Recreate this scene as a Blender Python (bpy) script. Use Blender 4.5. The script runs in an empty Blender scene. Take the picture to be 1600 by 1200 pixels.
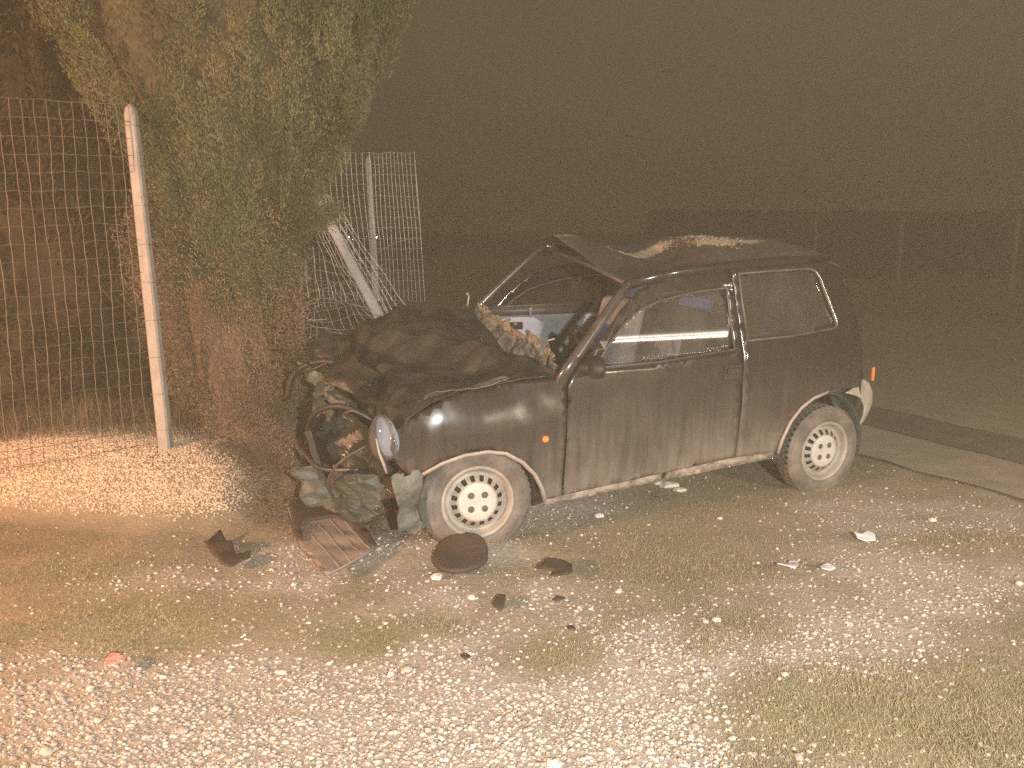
import bpy, bmesh, math, random
import numpy as np
from mathutils import Vector, Matrix, noise
from mathutils.geometry import delaunay_2d_cdt
random.seed(7); RNG = np.random.default_rng(7)
PI = math.pi
SC = bpy.context.scene
COL = SC.collection

# ------------------------------------------------------------------ camera
F_PX, PITCH, CAM_H = 1267.0, math.radians(10.23), 1.483
cam = bpy.data.cameras.new('camera'); cam.sensor_width = 36.0; cam.lens = 36.0*F_PX/1600.0
cam.clip_start = 0.05; cam.clip_end = 1500
cam_o = bpy.data.objects.new('camera', cam); COL.objects.link(cam_o)
cam_o.location = (0, 0, CAM_H); cam_o.rotation_euler = (PI/2-PITCH, 0, 0)
SC.camera = cam_o

# ------------------------------------------------------------------ world, lights, exposure
w = bpy.data.worlds.new('World'); SC.world = w; w.use_nodes = True
nt = w.node_tree; nt.nodes.clear()
wo = nt.nodes.new('ShaderNodeOutputWorld'); bg = nt.nodes.new('ShaderNodeBackground')
bg.inputs['Color'].default_value = (0.085, 0.075, 0.049, 1); bg.inputs['Strength'].default_value = 1.0
sk = nt.nodes.new('ShaderNodeTexSky'); sk.sky_type = 'NISHITA'; sk.sun_disc = False
sk.sun_elevation = math.radians(-6); sk.sun_rotation = math.radians(200)
bg2 = nt.nodes.new('ShaderNodeBackground'); bg2.inputs['Strength'].default_value = 0.05
ad = nt.nodes.new('ShaderNodeAddShader')
nt.links.new(sk.outputs[0], bg2.inputs['Color']); nt.links.new(bg.outputs[0], ad.inputs[0])
nt.links.new(bg2.outputs[0], ad.inputs[1]); nt.links.new(ad.outputs[0], wo.inputs['Surface'])

def lamp(name, loc, power, color, radius):
    l = bpy.data.lights.new(name, 'POINT'); l.energy = power; l.color = color; l.shadow_soft_size = radius
    o = bpy.data.objects.new(name, l); COL.objects.link(o); o.location = loc; return o
def spot(name, loc, aim, power, color, radius, size):
    l = bpy.data.lights.new(name, 'SPOT'); l.energy = power; l.color = color; l.shadow_soft_size = radius
    l.spot_size = math.radians(size); l.spot_blend = 1.0
    o = bpy.data.objects.new(name, l); COL.objects.link(o); o.location = loc
    o.rotation_euler = (Vector(aim)-Vector(loc)).to_track_quat('-Z', 'Y').to_euler(); return o
spot('hand_torch', (0.75, -1.4, 1.90), (0.45, 4.0, 0.3), 1600, (1.0, 0.965, 0.92), 0.05, 90)
lamp('sodium_lamp', (-4.3, 1.2, 1.25), 1350, (1.0, 0.53, 0.29), 0.10)
lamp('right_fill_lamp', (4.6, 0.6, 1.55), 740, (1.0, 0.82, 0.62), 0.09)  # added unseen lamp for the right-hand glow and the door glass streak
HAZE_DENSITY = 0.0120

SC.view_settings.view_transform = 'Standard'; SC.view_settings.look = 'None'
SC.view_settings.gamma = 1; SC.view_settings.exposure = 0; SC.view_settings.use_curve_mapping = False
SC.cycles.max_bounces = 6; SC.cycles.volume_bounces = 0; SC.cycles.transparent_max_bounces = 12
SC.cycles.sample_clamp_indirect = 4.0; SC.cycles.use_denoising = False

# ------------------------------------------------------------------ helpers
def ray(u, v):
    c, s = math.cos(PITCH), math.sin(PITCH)
    return Vector(((u-800)/F_PX, c+(600-v)/F_PX*s, -s+(600-v)/F_PX*c))
def at(u, v, Y):                      # world point at distance Y seen at photo position u, v
    d = ray(u, v); return Vector((0, 0, CAM_H)) + d*(Y/d.y)
def gp(u, v, z=0.0):
    d = ray(u, v); return Vector((0, 0, CAM_H)) + d*((z-CAM_H)/d.z)
def proj_np(x, y, z):
    c, s = math.cos(PITCH), math.sin(PITCH); dz = z-CAM_H
    dep = np.maximum(y*c-dz*s, 1e-3); up = y*s+dz*c
    return 800+F_PX*x/dep, 600-F_PX*up/dep

def _h(ix, iy, iz, seed):
    n = (ix.astype(np.int64)*374761393 + iy.astype(np.int64)*668265263 + iz.astype(np.int64)*2147483647 + seed*974711) & 0xffffffff
    n = ((n ^ (n >> 13))*1274126177) & 0xffffffff
    return ((n ^ (n >> 16)) & 0xffffff)/float(0xffffff)
def vnoise(x, y, z=None, seed=0):
    x = np.asarray(x, float); y = np.asarray(y, float)
    z = np.zeros_like(x) if z is None else np.asarray(z, float)
    xi, yi, zi = np.floor(x), np.floor(y), np.floor(z)
    fx, fy, fz = x-xi, y-yi, z-zi
    fx, fy, fz = [t*t*(3-2*t) for t in (fx, fy, fz)]
    r = 0
    for a in (0, 1):
        for b in (0, 1):
            for c in (0, 1):
                r = r + _h(xi+a, yi+b, zi+c, seed)*(fx if a else 1-fx)*(fy if b else 1-fy)*(fz if c else 1-fz)
    return r
def fbm(x, y, z=None, seed=0, oct=4):
    z = np.zeros_like(np.asarray(x, float)) if z is None else z
    r, a, t = 0, .5, 0
    for i in range(oct):
        r = r + a*vnoise(x*2**i, y*2**i, z*2**i, seed+i*17); t += a; a *= .5
    return r/t
def sstep(a, b, x):
    t = np.clip((x-a)/(b-a), 0, 1); return t*t*(3-2*t)
def snoise(p, s=1.0, off=0.0): return noise.noise(Vector(p)*s + Vector((off, off*.7, off*1.3)))

def mesh_obj(name, verts, faces, mat, parent=None, smooth=False):
    me = bpy.data.meshes.new(name); me.from_pydata([tuple(v) for v in verts], [], faces); me.update()
    if smooth: me.shade_smooth()
    if mat: me.materials.append(mat)
    o = bpy.data.objects.new(name, me); COL.objects.link(o)
    if parent: o.parent = parent
    return o
def mesh_np(name, V, Fc, mat, smooth=False, parent=None):        # V (n,3), Fc (m,k)
    me = bpy.data.meshes.new(name); k = Fc.shape[1]
    me.vertices.add(len(V)); me.vertices.foreach_set('co', np.ascontiguousarray(V, np.float32).ravel())
    me.loops.add(Fc.size); me.loops.foreach_set('vertex_index', np.ascontiguousarray(Fc, np.int32).ravel())
    me.polygons.add(len(Fc)); me.polygons.foreach_set('loop_start', np.arange(0, Fc.size, k, dtype=np.int32))
    me.update(calc_edges=True)
    if smooth: me.shade_smooth()
    if mat: me.materials.append(mat)
    o = bpy.data.objects.new(name, me); COL.objects.link(o)
    if parent: o.parent = parent
    return o
class MB:
    def __init__(s): s.v = []; s.f = []
    def add(s, vs, fs):
        n = len(s.v); s.v += [tuple(v) for v in vs]; s.f += [tuple(i+n for i in f) for f in fs]
    def tube(s, pts, r, seg=6, caps=True, flat=1.0):
        pts = [Vector(p) for p in pts]; n = len(pts)
        rr = r if isinstance(r, (list, tuple)) else [r]*n
        vs, fs = [], []; ref = None
        for i, p in enumerate(pts):
            t = (pts[min(i+1, n-1)]-pts[max(i-1, 0)])
            if t.length < 1e-9: t = Vector((0, 0, 1))
            t.normalize()
            if ref is None:
                ref = t.orthogonal().normalized()
            ref = (ref - t*ref.dot(t)).normalized(); b = t.cross(ref)
            for k in range(seg):
                a = 2*PI*k/seg; vs.append(p + ref*(math.cos(a)*rr[i]) + b*(math.sin(a)*rr[i]*flat))
        for i in range(n-1):
            for k in range(seg):
                k2 = (k+1) % seg; fs.append((i*seg+k, i*seg+k2, (i+1)*seg+k2, (i+1)*seg+k))
        if caps and seg > 2:
            fs.append(tuple(range(seg))[::-1]); fs.append(tuple((n-1)*seg+k for k in range(seg)))
        s.add(vs, fs)
    def box(s, c, d, M=None):
        c = Vector(c); vs = []
        for x in (-1, 1):
            for y in (-1, 1):
                for z in (-1, 1):
                    p = Vector((x*d[0]/2, y*d[1]/2, z*d[2]/2)); p = (M @ p) if M else p; vs.append(c+p)
        s.add(vs, [(0, 1, 3, 2), (4, 6, 7, 5), (0, 4, 5, 1), (2, 3, 7, 6), (0, 2, 6, 4), (1, 5, 7, 3)])
    def lathe(s, prof, seg, M=None):        # prof (r, h) about Y axis
        vs, fs = [], []
        for r, h in prof:
            for k in range(seg):
                a = 2*PI*k/seg; p = Vector((r*math.cos(a), h, r*math.sin(a))); vs.append(M @ p if M else p)
        for i in range(len(prof)-1):
            for k in range(seg):
                k2 = (k+1) % seg; fs.append((i*seg+k, (i+1)*seg+k, (i+1)*seg+k2, i*seg+k2))
        s.add(vs, fs)
    def build(s, name, mat, parent=None, smooth=False, bevel=0):
        o = mesh_obj(name, s.v, s.f, mat, parent, smooth)
        if bevel:
            m = o.modifiers.new('bevel', 'BEVEL'); m.width = bevel; m.segments = 2; m.limit_method = 'ANGLE'
        return o
def tag(o, label=None, cat=None, group=None, kind=None):
    if label: o['label'] = label
    if cat: o['category'] = cat
    if group: o['group'] = group
    if kind: o['kind'] = kind
    return o
def empty(name, loc=(0, 0, 0), rot=(0, 0, 0)):
    o = bpy.data.objects.new(name, None); COL.objects.link(o); o.location = loc; o.rotation_euler = rot
    o.empty_display_size = .2; return o

def inpoly(p, poly):
    x, y = p; c = False; n = len(poly); j = n-1
    for i in range(n):
        xi, yi = poly[i]; xj, yj = poly[j]
        if (yi > y) != (yj > y) and x < (xj-xi)*(y-yi)/(yj-yi)+xi: c = not c
        j = i
    return c
def smooth_poly(poly, it=1, keep=()):
    for _ in range(it):
        out = []; n = len(poly)
        for i in range(n):
            a, b = poly[i], poly[(i+1) % n]
            out += [(a[0]*.75+b[0]*.25, a[1]*.75+b[1]*.25), (a[0]*.25+b[0]*.75, a[1]*.25+b[1]*.75)]
        poly = out
    return poly
def panel(name, outline, holes, surf, mat, parent, res=.04, thick=.004):
    loops = [outline]+list(holes); vs, es = [], []
    for lp in loops:
        s0 = len(vs); n = len(lp)
        for i in range(n):
            a, b = Vector(lp[i]), Vector(lp[(i+1) % n]); k = max(1, int((b-a).length/res))
            for j in range(k): vs.append(a.lerp(b, j/k))
        e = len(vs); es += [(i, i+1) for i in range(s0, e-1)]+[(e-1, s0)]
    xs = [p[0] for p in outline]; ys = [p[1] for p in outline]
    y = min(ys)+res*.5; r = 0
    while y < max(ys):
        x = min(xs)+res*(.5 if r % 2 else 0)
        while x < max(xs):
            if inpoly((x, y), outline) and not any(inpoly((x, y), h) for h in holes): vs.append(Vector((x, y)))
            x += res
        y += res*.87; r += 1
    V, E, Fa, *_ = delaunay_2d_cdt(vs, es, [], 0, 1e-5)
    keep = []
    for f in Fa:
        c = (sum(V[i][0] for i in f)/3, sum(V[i][1] for i in f)/3)
        if inpoly(c, outline) and not any(inpoly(c, h) for h in holes): keep.append(tuple(f))
    used = sorted({i for f in keep for i in f}); mp = {a: b for b, a in enumerate(used)}
    o = mesh_obj(name, [surf(V[i][0], V[i][1]) for i in used], [tuple(mp[i] for i in f) for f in keep], mat, parent, True)
    if thick:
        m = o.modifiers.new('solid', 'SOLIDIFY'); m.thickness = thick; m.offset = 0
    return o
def grid_obj(name, fn, nu, nv, mat, parent=None, thick=0, smooth=True, drop=None):
    vs = [fn(i/nu, j/nv) for i in range(nu+1) for j in range(nv+1)]
    fs = []
    for i in range(nu):
        for j in range(nv):
            if drop and drop((i+.5)/nu, (j+.5)/nv): continue
            a = i*(nv+1)+j; fs.append((a, a+nv+1, a+nv+2, a+1))
    o = mesh_obj(name, vs, fs, mat, parent, smooth)
    if thick:
        m = o.modifiers.new('solid', 'SOLIDIFY'); m.thickness = thick; m.offset = 0
    return o
def foldh(q, seed):
    rr = random.Random(seed*13+1); h = 0; a = 0
    for i in range(4):
        d = Vector((rr.gauss(0, 1), rr.gauss(0, 1), rr.gauss(0, 1))).normalized(); f = (.55, .9, 1.4, 2.2)[i]
        t = q.dot(d)*f+rr.uniform(0, 2); h += abs((t % 2)-1)/f; a += 1/f
    return h/a
def crumple(name, c00, c10, c11, c01, mat, parent, amp=.05, freq=6, n=22, seed=0, thick=.004, ragged=.25, smooth=False):
    c = [Vector(p) for p in (c00, c10, c11, c01)]
    nrm = (c[1]-c[0]).cross(c[3]-c[0]).normalized()
    def rg(t, k): return ragged*.55*(abs(snoise((t*3.1, k*7.7, 0), 1, seed+21))+.45*abs(snoise((t*9, k*3.3, 0), 1, seed+5)))
    def fn(a0, b0):
        lo, hi = rg(b0, 1), 1-rg(b0, 2); a = lo+(hi-lo)*a0; lo, hi = rg(a0, 3), 1-rg(a0, 4); b = lo+(hi-lo)*b0
        p = (c[0]*(1-a)+c[1]*a)*(1-b)+(c[3]*(1-a)+c[2]*a)*b
        q = p*freq
        r = foldh(q*1.7, seed)*2.2-.9
        j = Vector((snoise(q, .8, seed+5), snoise(q, .8, seed+9), snoise(q, .8, seed+13)))
        return p+nrm*(r*amp*1.2)+j*amp*.25
    def drop(a, b):
        e = min(a, 1-a, b, 1-b)
        return ragged and e < ragged*.5*abs(snoise((a*4, b*4, 0), 1.3, seed+21))*2
    return grid_obj(name, fn, n, n, mat, parent, thick, smooth)

# ------------------------------------------------------------------ materials
def new_mat(name):
    m = bpy.data.materials.new(name); m.use_nodes = True; t = m.node_tree; b = t.nodes['Principled BSDF']; return m, t, b
def N(t, ty, **kw):
    n = t.nodes.new(ty)
    for k, v in kw.items():
        if k in n.inputs: n.inputs[k].default_value = v
        else: setattr(n, k, v)
    return n
def ramp(t, stops):
    r = t.nodes.new('ShaderNodeValToRGB'); e = r.color_ramp.elements
    while len(e) < len(stops): e.new(.5)
    for i, (p, c) in enumerate(stops): e[i].position = p; e[i].color = (*c, 1) if len(c) == 3 else c
    return r
def simple(name, cols, scale=8, rough=.7, metal=0, bump=.2, bscale=60, spec=.5, coat=0, detail=5, stretch=(1, 1, 1)):
    m, t, b = new_mat(name)
    tc = N(t, 'ShaderNodeTexCoord'); mp = N(t, 'ShaderNodeMapping'); mp.inputs['Scale'].default_value = stretch
    t.links.new(tc.outputs['Object'], mp.inputs['Vector'])
    n = N(t, 'ShaderNodeTexNoise', Scale=scale, Detail=detail, Roughness=.6); t.links.new(mp.outputs[0], n.inputs['Vector'])
    k = len(cols); r = ramp(t, [(.3+.4*i/max(1, k-1), c) for i, c in enumerate(cols)])
    t.links.new(n.outputs['Fac'], r.inputs['Fac']); t.links.new(r.outputs['Color'], b.inputs['Base Color'])
    b.inputs['Roughness'].default_value = rough; b.inputs['Metallic'].default_value = metal
    b.inputs['Specular IOR Level'].default_value = spec; b.inputs['Coat Weight'].default_value = coat
    if bump:
        n2 = N(t, 'ShaderNodeTexNoise', Scale=bscale, Detail=4); bp = N(t, 'ShaderNodeBump', Strength=bump, Distance=.01)
        t.links.new(mp.outputs[0], n2.inputs['Vector']); t.links.new(n2.outputs['Fac'], bp.inputs['Height'])
        t.links.new(bp.outputs[0], b.inputs['Normal'])
    return m
def emis(name, col, s):
    m, t, b = new_mat(name); b.inputs['Base Color'].default_value = (*col, 1)
    b.inputs['Emission Color'].default_value = (*col, 1); b.inputs['Emission Strength'].default_value = s; return m

def car_paint():
    m, t, b = new_mat('black_paint'); L = t.links.new
    tc = N(t, 'ShaderNodeTexCoord'); sp = N(t, 'ShaderNodeSeparateXYZ'); L(tc.outputs['Object'], sp.inputs[0])
    mr = N(t, 'ShaderNodeMapRange'); mr.inputs['From Min'].default_value = .95; mr.inputs['From Max'].default_value = .2
    L(sp.outputs['Z'], mr.inputs['Value'])
    mp = N(t, 'ShaderNodeMapping'); mp.inputs['Scale'].default_value = (16, 16, 1.4); L(tc.outputs['Object'], mp.inputs['Vector'])
    n1 = N(t, 'ShaderNodeTexNoise', Scale=1.6, Detail=6, Roughness=.65); L(mp.outputs[0], n1.inputs['Vector'])
    n2 = N(t, 'ShaderNodeTexNoise', Scale=2.2, Detail=8, Roughness=.6); L(tc.outputs['Object'], n2.inputs['Vector'])
    pw = N(t, 'ShaderNodeMath', operation='POWER'); L(mr.outputs[0], pw.inputs[0]); pw.inputs[1].default_value = 2.3
    a = N(t, 'ShaderNodeMath', operation='MULTIPLY'); L(n1.outputs['Fac'], a.inputs[0]); L(n2.outputs['Fac'], a.inputs[1])
    a2 = N(t, 'ShaderNodeMapRange'); L(a.outputs[0], a2.inputs['Value']); a2.inputs['From Min'].default_value = .02; a2.inputs['From Max'].default_value = .44
    mu = N(t, 'ShaderNodeMath', operation='MULTIPLY_ADD'); xr = N(t, 'ShaderNodeMapRange'); L(sp.outputs['X'], xr.inputs['Value']); xr.inputs['From Min'].default_value = -.47; xr.inputs['From Max'].default_value = -.25; xr.inputs['To Min'].default_value = 1.0; xr.inputs['To Max'].default_value = .40
    px_ = N(t, 'ShaderNodeMath', operation='MULTIPLY'); L(pw.outputs[0], px_.inputs[0]); L(xr.outputs[0], px_.inputs[1]); L(px_.outputs[0], mu.inputs[0]); L(a2.outputs[0], mu.inputs[1]); mu.inputs[2].default_value = 0.0
    a3 = N(t, 'ShaderNodeMath', operation='MULTIPLY_ADD'); L(a2.outputs[0], a3.inputs[0]); a3.name = 'dust_amount'; a3.inputs[1].default_value = .05; L(mu.outputs[0], a3.inputs[2])
    a3.use_clamp = True
    mx = N(t, 'ShaderNodeMix', data_type='RGBA'); L(a3.outputs[0], mx.inputs['Factor'])
    mx.inputs['A'].default_value = (.014, .011, .010, 1); mx.inputs['B'].default_value = (.29, .235, .195, 1)
    L(mx.outputs['Result'], b.inputs['Base Color'])
    rr = N(t, 'ShaderNodeMapRange'); L(a3.outputs[0], rr.inputs['Value']); rr.inputs['To Min'].default_value = .20; rr.inputs['To Max'].default_value = .9
    rr.inputs['From Max'].default_value = .5
    L(rr.outputs[0], b.inputs['Roughness'])
    b.inputs['Coat Weight'].default_value = .35; b.inputs['Coat Roughness'].default_value = .12
    bp = N(t, 'ShaderNodeBump', Strength=.12, Distance=.01); n3 = N(t, 'ShaderNodeTexNoise', Scale=4, Detail=2)
    L(tc.outputs['Object'], n3.inputs['Vector']); L(n3.outputs['Fac'], bp.inputs['Height']); L(bp.outputs[0], b.inputs['Normal'])
    return m
def roof_paint():
    m = car_paint(); m.name = 'roof_paint'; t = m.node_tree; L = t.links.new; b = t.nodes['Principled BSDF']
    at_ = N(t, 'ShaderNodeAttribute', attribute_name='mud'); n = N(t, 'ShaderNodeTexNoise', Scale=34, Detail=6, Roughness=.75)
    tc = N(t, 'ShaderNodeTexCoord'); L(tc.outputs['Object'], n.inputs['Vector'])
    ad_ = N(t, 'ShaderNodeMath', operation='ADD'); L(at_.outputs['Fac'], ad_.inputs[0]); L(n.outputs['Fac'], ad_.inputs[1])
    mr = N(t, 'ShaderNodeMapRange'); L(ad_.outputs[0], mr.inputs['Value']); mr.inputs['From Min'].default_value = .78; mr.inputs['From Max'].default_value = 1.0
    t.nodes['dust_amount'].inputs[1].default_value = .42
    old = b.inputs['Base Color'].links[0].from_socket; oldr = b.inputs['Roughness'].links[0].from_socket
    mx = N(t, 'ShaderNodeMix', data_type='RGBA'); L(mr.outputs[0], mx.inputs['Factor']); L(old, mx.inputs['A']); mx.inputs['B'].default_value = (.58, .45, .31, 1)
    L(mx.outputs['Result'], b.inputs['Base Color'])
    mf = N(t, 'ShaderNodeMix', data_type='FLOAT'); L(mr.outputs[0], mf.inputs['Factor']); L(oldr, mf.inputs['A']); mf.inputs['B'].default_value = .95
    L(mf.outputs['Result'], b.inputs['Roughness'])
    return m
def glass_mat(name, tint=(.8, .82, .8), dust=.12, aniso=False):
    m, t, b = new_mat(name); L = t.links.new; out = t.nodes['Material Output']
    tr = N(t, 'ShaderNodeBsdfTransparent'); tr.inputs['Color'].default_value = (*tint, 1)
    gl = N(t, 'ShaderNodeBsdfGlossy') if not aniso else N(t, 'ShaderNodeBsdfAnisotropic')
    gl.inputs['Color'].default_value = (.7, .7, .7, 1); gl.inputs['Roughness'].default_value = .05
    if aniso:
        gl.inputs['Roughness'].default_value = .22; gl.inputs['Anisotropy'].default_value = .85
        tg = N(t, 'ShaderNodeVectorTransform', vector_type='VECTOR', convert_from='OBJECT', convert_to='WORLD'); tg.inputs[0].default_value = (0, 0, 1); L(tg.outputs[0], gl.inputs['Tangent'])
    fr = N(t, 'ShaderNodeFresnel'); fr.inputs['IOR'].default_value = 1.5
    m1 = N(t, 'ShaderNodeMixShader'); L(fr.outputs[0], m1.inputs['Fac']); L(tr.outputs[0], m1.inputs[1]); L(gl.outputs[0], m1.inputs[2])
    df = N(t, 'ShaderNodeBsdfDiffuse'); df.inputs['Color'].default_value = (.5, .44, .38, 1)
    tc = N(t, 'ShaderNodeTexCoord'); mp = N(t, 'ShaderNodeMapping'); mp.inputs['Scale'].default_value = (5, 5, 2); L(tc.outputs['Object'], mp.inputs['Vector'])
    n = N(t, 'ShaderNodeTexNoise', Scale=1.5, Detail=6, Roughness=.7); L(mp.outputs[0], n.inputs['Vector'])
    mr = N(t, 'ShaderNodeMapRange'); L(n.outputs['Fac'], mr.inputs['Value']); mr.inputs['From Min'].default_value = .0; mr.inputs['From Max'].default_value = 1.0
    mr.inputs['To Max'].default_value = dust*3
    m2 = N(t, 'ShaderNodeMixShader'); L(mr.outputs[0], m2.inputs['Fac']); L(m1.outputs[0], m2.inputs[1]); L(df.outputs[0], m2.inputs[2])
    L(m2.outputs[0], out.inputs['Surface']); return m

PILLARM = simple('worn_glossy_paint', [(.035, .028, .026), (.09, .075, .068)], 9, .30, 0, .1, 30, .7, .5)
PAINT = car_paint(); ROOFP = roof_paint()
BENT = simple('bent_black_sheet', [(.010, .010, .009), (.028, .026, .022), (.06, .055, .045)], 6, .38, 0, .25, 20)
GREYSHEET = simple('scraped_grey_sheet', [(.03, .032, .028), (.09, .095, .08), (.19, .19, .16)], 6, .6, 0, .5, 40)
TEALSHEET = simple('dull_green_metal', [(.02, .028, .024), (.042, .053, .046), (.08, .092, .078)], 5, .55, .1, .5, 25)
PLASTIC = simple('black_plastic', [(.012, .011, .010), (.028, .024, .021)], 12, .55, 0, .3, 90)
POLEM = simple('weathered_pole', [(.20, .18, .155), (.28, .25, .22)], 9, .9, 0, .2)
BROWNPLASTIC = simple('dusty_dark_plastic', [(.045, .028, .022), (.075, .048, .038)], 10, .7, 0, .3, 120)
MATDUSTY = simple('dusty_rubber_mat', [(.19, .145, .12), (.31, .24, .20)], 9, .85, 0, .4, 80)
RUBBER = simple('dusty_tyre_rubber', [(.07, .058, .05), (.14, .117, .10), (.22, .185, .155)], 7, .88, 0, .4, 70)
RIMM = simple('dusty_steel_rim', [(.22, .195, .165), (.38, .34, .30)], 9, .55, .1, .15, 60)
HUBM = simple('pale_hub_cap', [(.42, .39, .35), (.56, .52, .47)], 9, .5, .0, .1, 60)
DARKHOLE = simple('dark_recess', [(.01, .009, .008), (.02, .018, .015)], 9, .9, 0, 0)
TRIM = simple('dusty_grey_trim', [(.26, .22, .19), (.42, .36, .31)], 9, .6, 0, .2, 60)
SEALM = simple('rubber_seal', [(.045, .038, .034), (.09, .075, .066)], 12, .45, 0, .1, 60)
CHROMESTRIP = simple('bright_trim_strip', [(.35, .33, .30), (.55, .52, .48)], 9, .3, .7, .1, 60)
BUMPGREY = simple('pale_grey_bumper', [(.30, .28, .24), (.50, .46, .40)], 8, .6, 0, .3, 40)
LINERG = simple('dark_green_liner', [(.020, .035, .028), (.045, .065, .052)], 8, .8, 0, .3, 50)
ORANGE = simple('orange_lens', [(.75, .16, .03), (.95, .25, .06)], 9, .25, 0, 0); ORANGE.node_tree.nodes['Principled BSDF'].inputs['Emission Strength'].default_value = 0
DOORCARD = simple('lilac_grey_trim', [(.40, .38, .45), (.52, .50, .57)], 6, .8, 0, .2, 80)
DOORCARD2 = simple('grey_green_fabric', [(.13, .155, .16), (.20, .23, .24)], 6, .9, 0, .3, 90)
SEATBLUE = simple('blue_seat_fabric', [(.06, .11, .30), (.11, .18, .42)], 9, .95, 0, .3, 120)
SEATGREY = simple('pale_grey_seat_fabric', [(.26, .25, .28), (.40, .38, .40)], 9, .95, 0, .3, 120)
SEATLILAC = simple('lilac_grey_seat_fabric', [(.16, .17, .26), (.24, .25, .34)], 9, .95, 0, .3, 120)
BRIGHTBLUE = simple('bright_blue_cover', [(.10, .17, .48), (.18, .27, .62)], 7, .9, 0, .3, 60)
SEATDARK = simple('dark_seat_fabric', [(.02, .02, .022), (.045, .045, .05)], 9, .95, 0, .3, 120)
CABIN = simple('dark_cabin_plastic', [(.02, .02, .018), (.05, .048, .04)], 9, .8, 0, .2, 60)
WRECKSTRIP = simple('mud_caked_cowl', [(.06, .055, .045), (.12, .10, .08), (.24, .19, .14), (.14, .145, .13)], 14, .8, 0, .8, 50)
DOORGLASS = glass_mat('scratched_side_glass', (.85, .85, .83), .03, True)
QGLASS = glass_mat('quarter_glass', (.85, .85, .80), .025)
CLEARG = glass_mat('clear_glass', (.85, .85, .82), .01)
LENS = glass_mat('headlight_glass', (.75, .80, .88), .07)
REFLECTOR = simple('cloudy_reflector', [(.22, .25, .29), (.36, .40, .45)], 5, .7, .0, .15, 20)
MUD = simple('pale_mud', [(.22, .165, .11), (.38, .29, .20)], 25, .95, 0, .8, 60)
CONCRETE = simple('pale_concrete', [(.25, .23, .21), (.36, .33, .30)], 9, .9, 0, .4, 60)
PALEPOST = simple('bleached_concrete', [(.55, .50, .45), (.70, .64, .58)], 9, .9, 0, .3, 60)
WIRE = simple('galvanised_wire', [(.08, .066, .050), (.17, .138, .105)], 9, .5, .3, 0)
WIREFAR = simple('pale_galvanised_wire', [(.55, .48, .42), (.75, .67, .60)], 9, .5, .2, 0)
def leafmat(name, stops, scale):
    m, t, b = new_mat(name); L = t.links.new
    g = N(t, 'ShaderNodeNewGeometry'); n = N(t, 'ShaderNodeTexNoise', Scale=scale, Detail=4, Roughness=.6); L(g.outputs['Position'], n.inputs['Vector'])
    n2 = N(t, 'ShaderNodeTexNoise', Scale=60, Detail=1); L(g.outputs['Position'], n2.inputs['Vector'])
    a = N(t, 'ShaderNodeMath', operation='MULTIPLY_ADD'); L(n2.outputs['Fac'], a.inputs[0]); a.inputs[1].default_value = .35; L(n.outputs['Fac'], a.inputs[2])
    s = N(t, 'ShaderNodeMath', operation='SUBTRACT'); L(a.outputs[0], s.inputs[0]); s.inputs[1].default_value = .175
    r = ramp(t, stops); L(s.outputs[0], r.inputs['Fac']); L(r.outputs['Color'], b.inputs['Base Color'])
    b.inputs['Roughness'].default_value = .75; b.inputs['Specular IOR Level'].default_value = .25; return m
LEAF = leafmat('cypress_leaves', [(.34, (.045, .055, .026)), (.46, (.10, .115, .052)), (.62, (.145, .148, .07)), (.74, (.22, .16, .10))], 2.3)
DEADLEAF = leafmat('dead_brown_foliage', [(.30, (.08, .066, .040)), (.48, (.17, .122, .075)), (.68, (.26, .185, .125))], 3.5)
HEDGE = leafmat('hedge_leaves', [(.34, (.02, .022, .012)), (.5, (.042, .040, .019)), (.68, (.085, .055, .032))], 1.5)
FARHEDGE = leafmat('far_hedge_leaves', [(.3, (.03, .032, .018)), (.7, (.045, .045, .025))], .2)
BARK = simple('brown_bark', [(.10, .065, .04), (.22, .14, .09)], 9, .95, 0, 1.0, 30, stretch=(1, 1, .3))
GRASSM = leafmat('dry_green_grass', [(.32, (.22, .205, .105)), (.5, (.30, .265, .155)), (.70, (.38, .315, .205))], 1.2)
def stonemat(name, a, b_, c):
    m, t, b = new_mat(name); L = t.links.new
    g = N(t, 'ShaderNodeNewGeometry'); n = N(t, 'ShaderNodeTexWhiteNoise', noise_dimensions='1D'); L(g.outputs['Random Per Island'], n.inputs['W'])
    r = ramp(t, [(0, a), (.5, b_), (1, c)]); L(n.outputs['Value'], r.inputs['Fac']); L(r.outputs['Color'], b.inputs['Base Color'])
    b.inputs['Roughness'].default_value = .8; return m
STONE = stonemat('pale_limestone_gravel', (.32, .28, .235), (.44, .39, .335), (.62, .565, .50))
HEAPSTONE = stonemat('heap_gravel', (.38, .29, .20), (.52, .41, .30), (.64, .53, .41))
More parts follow.
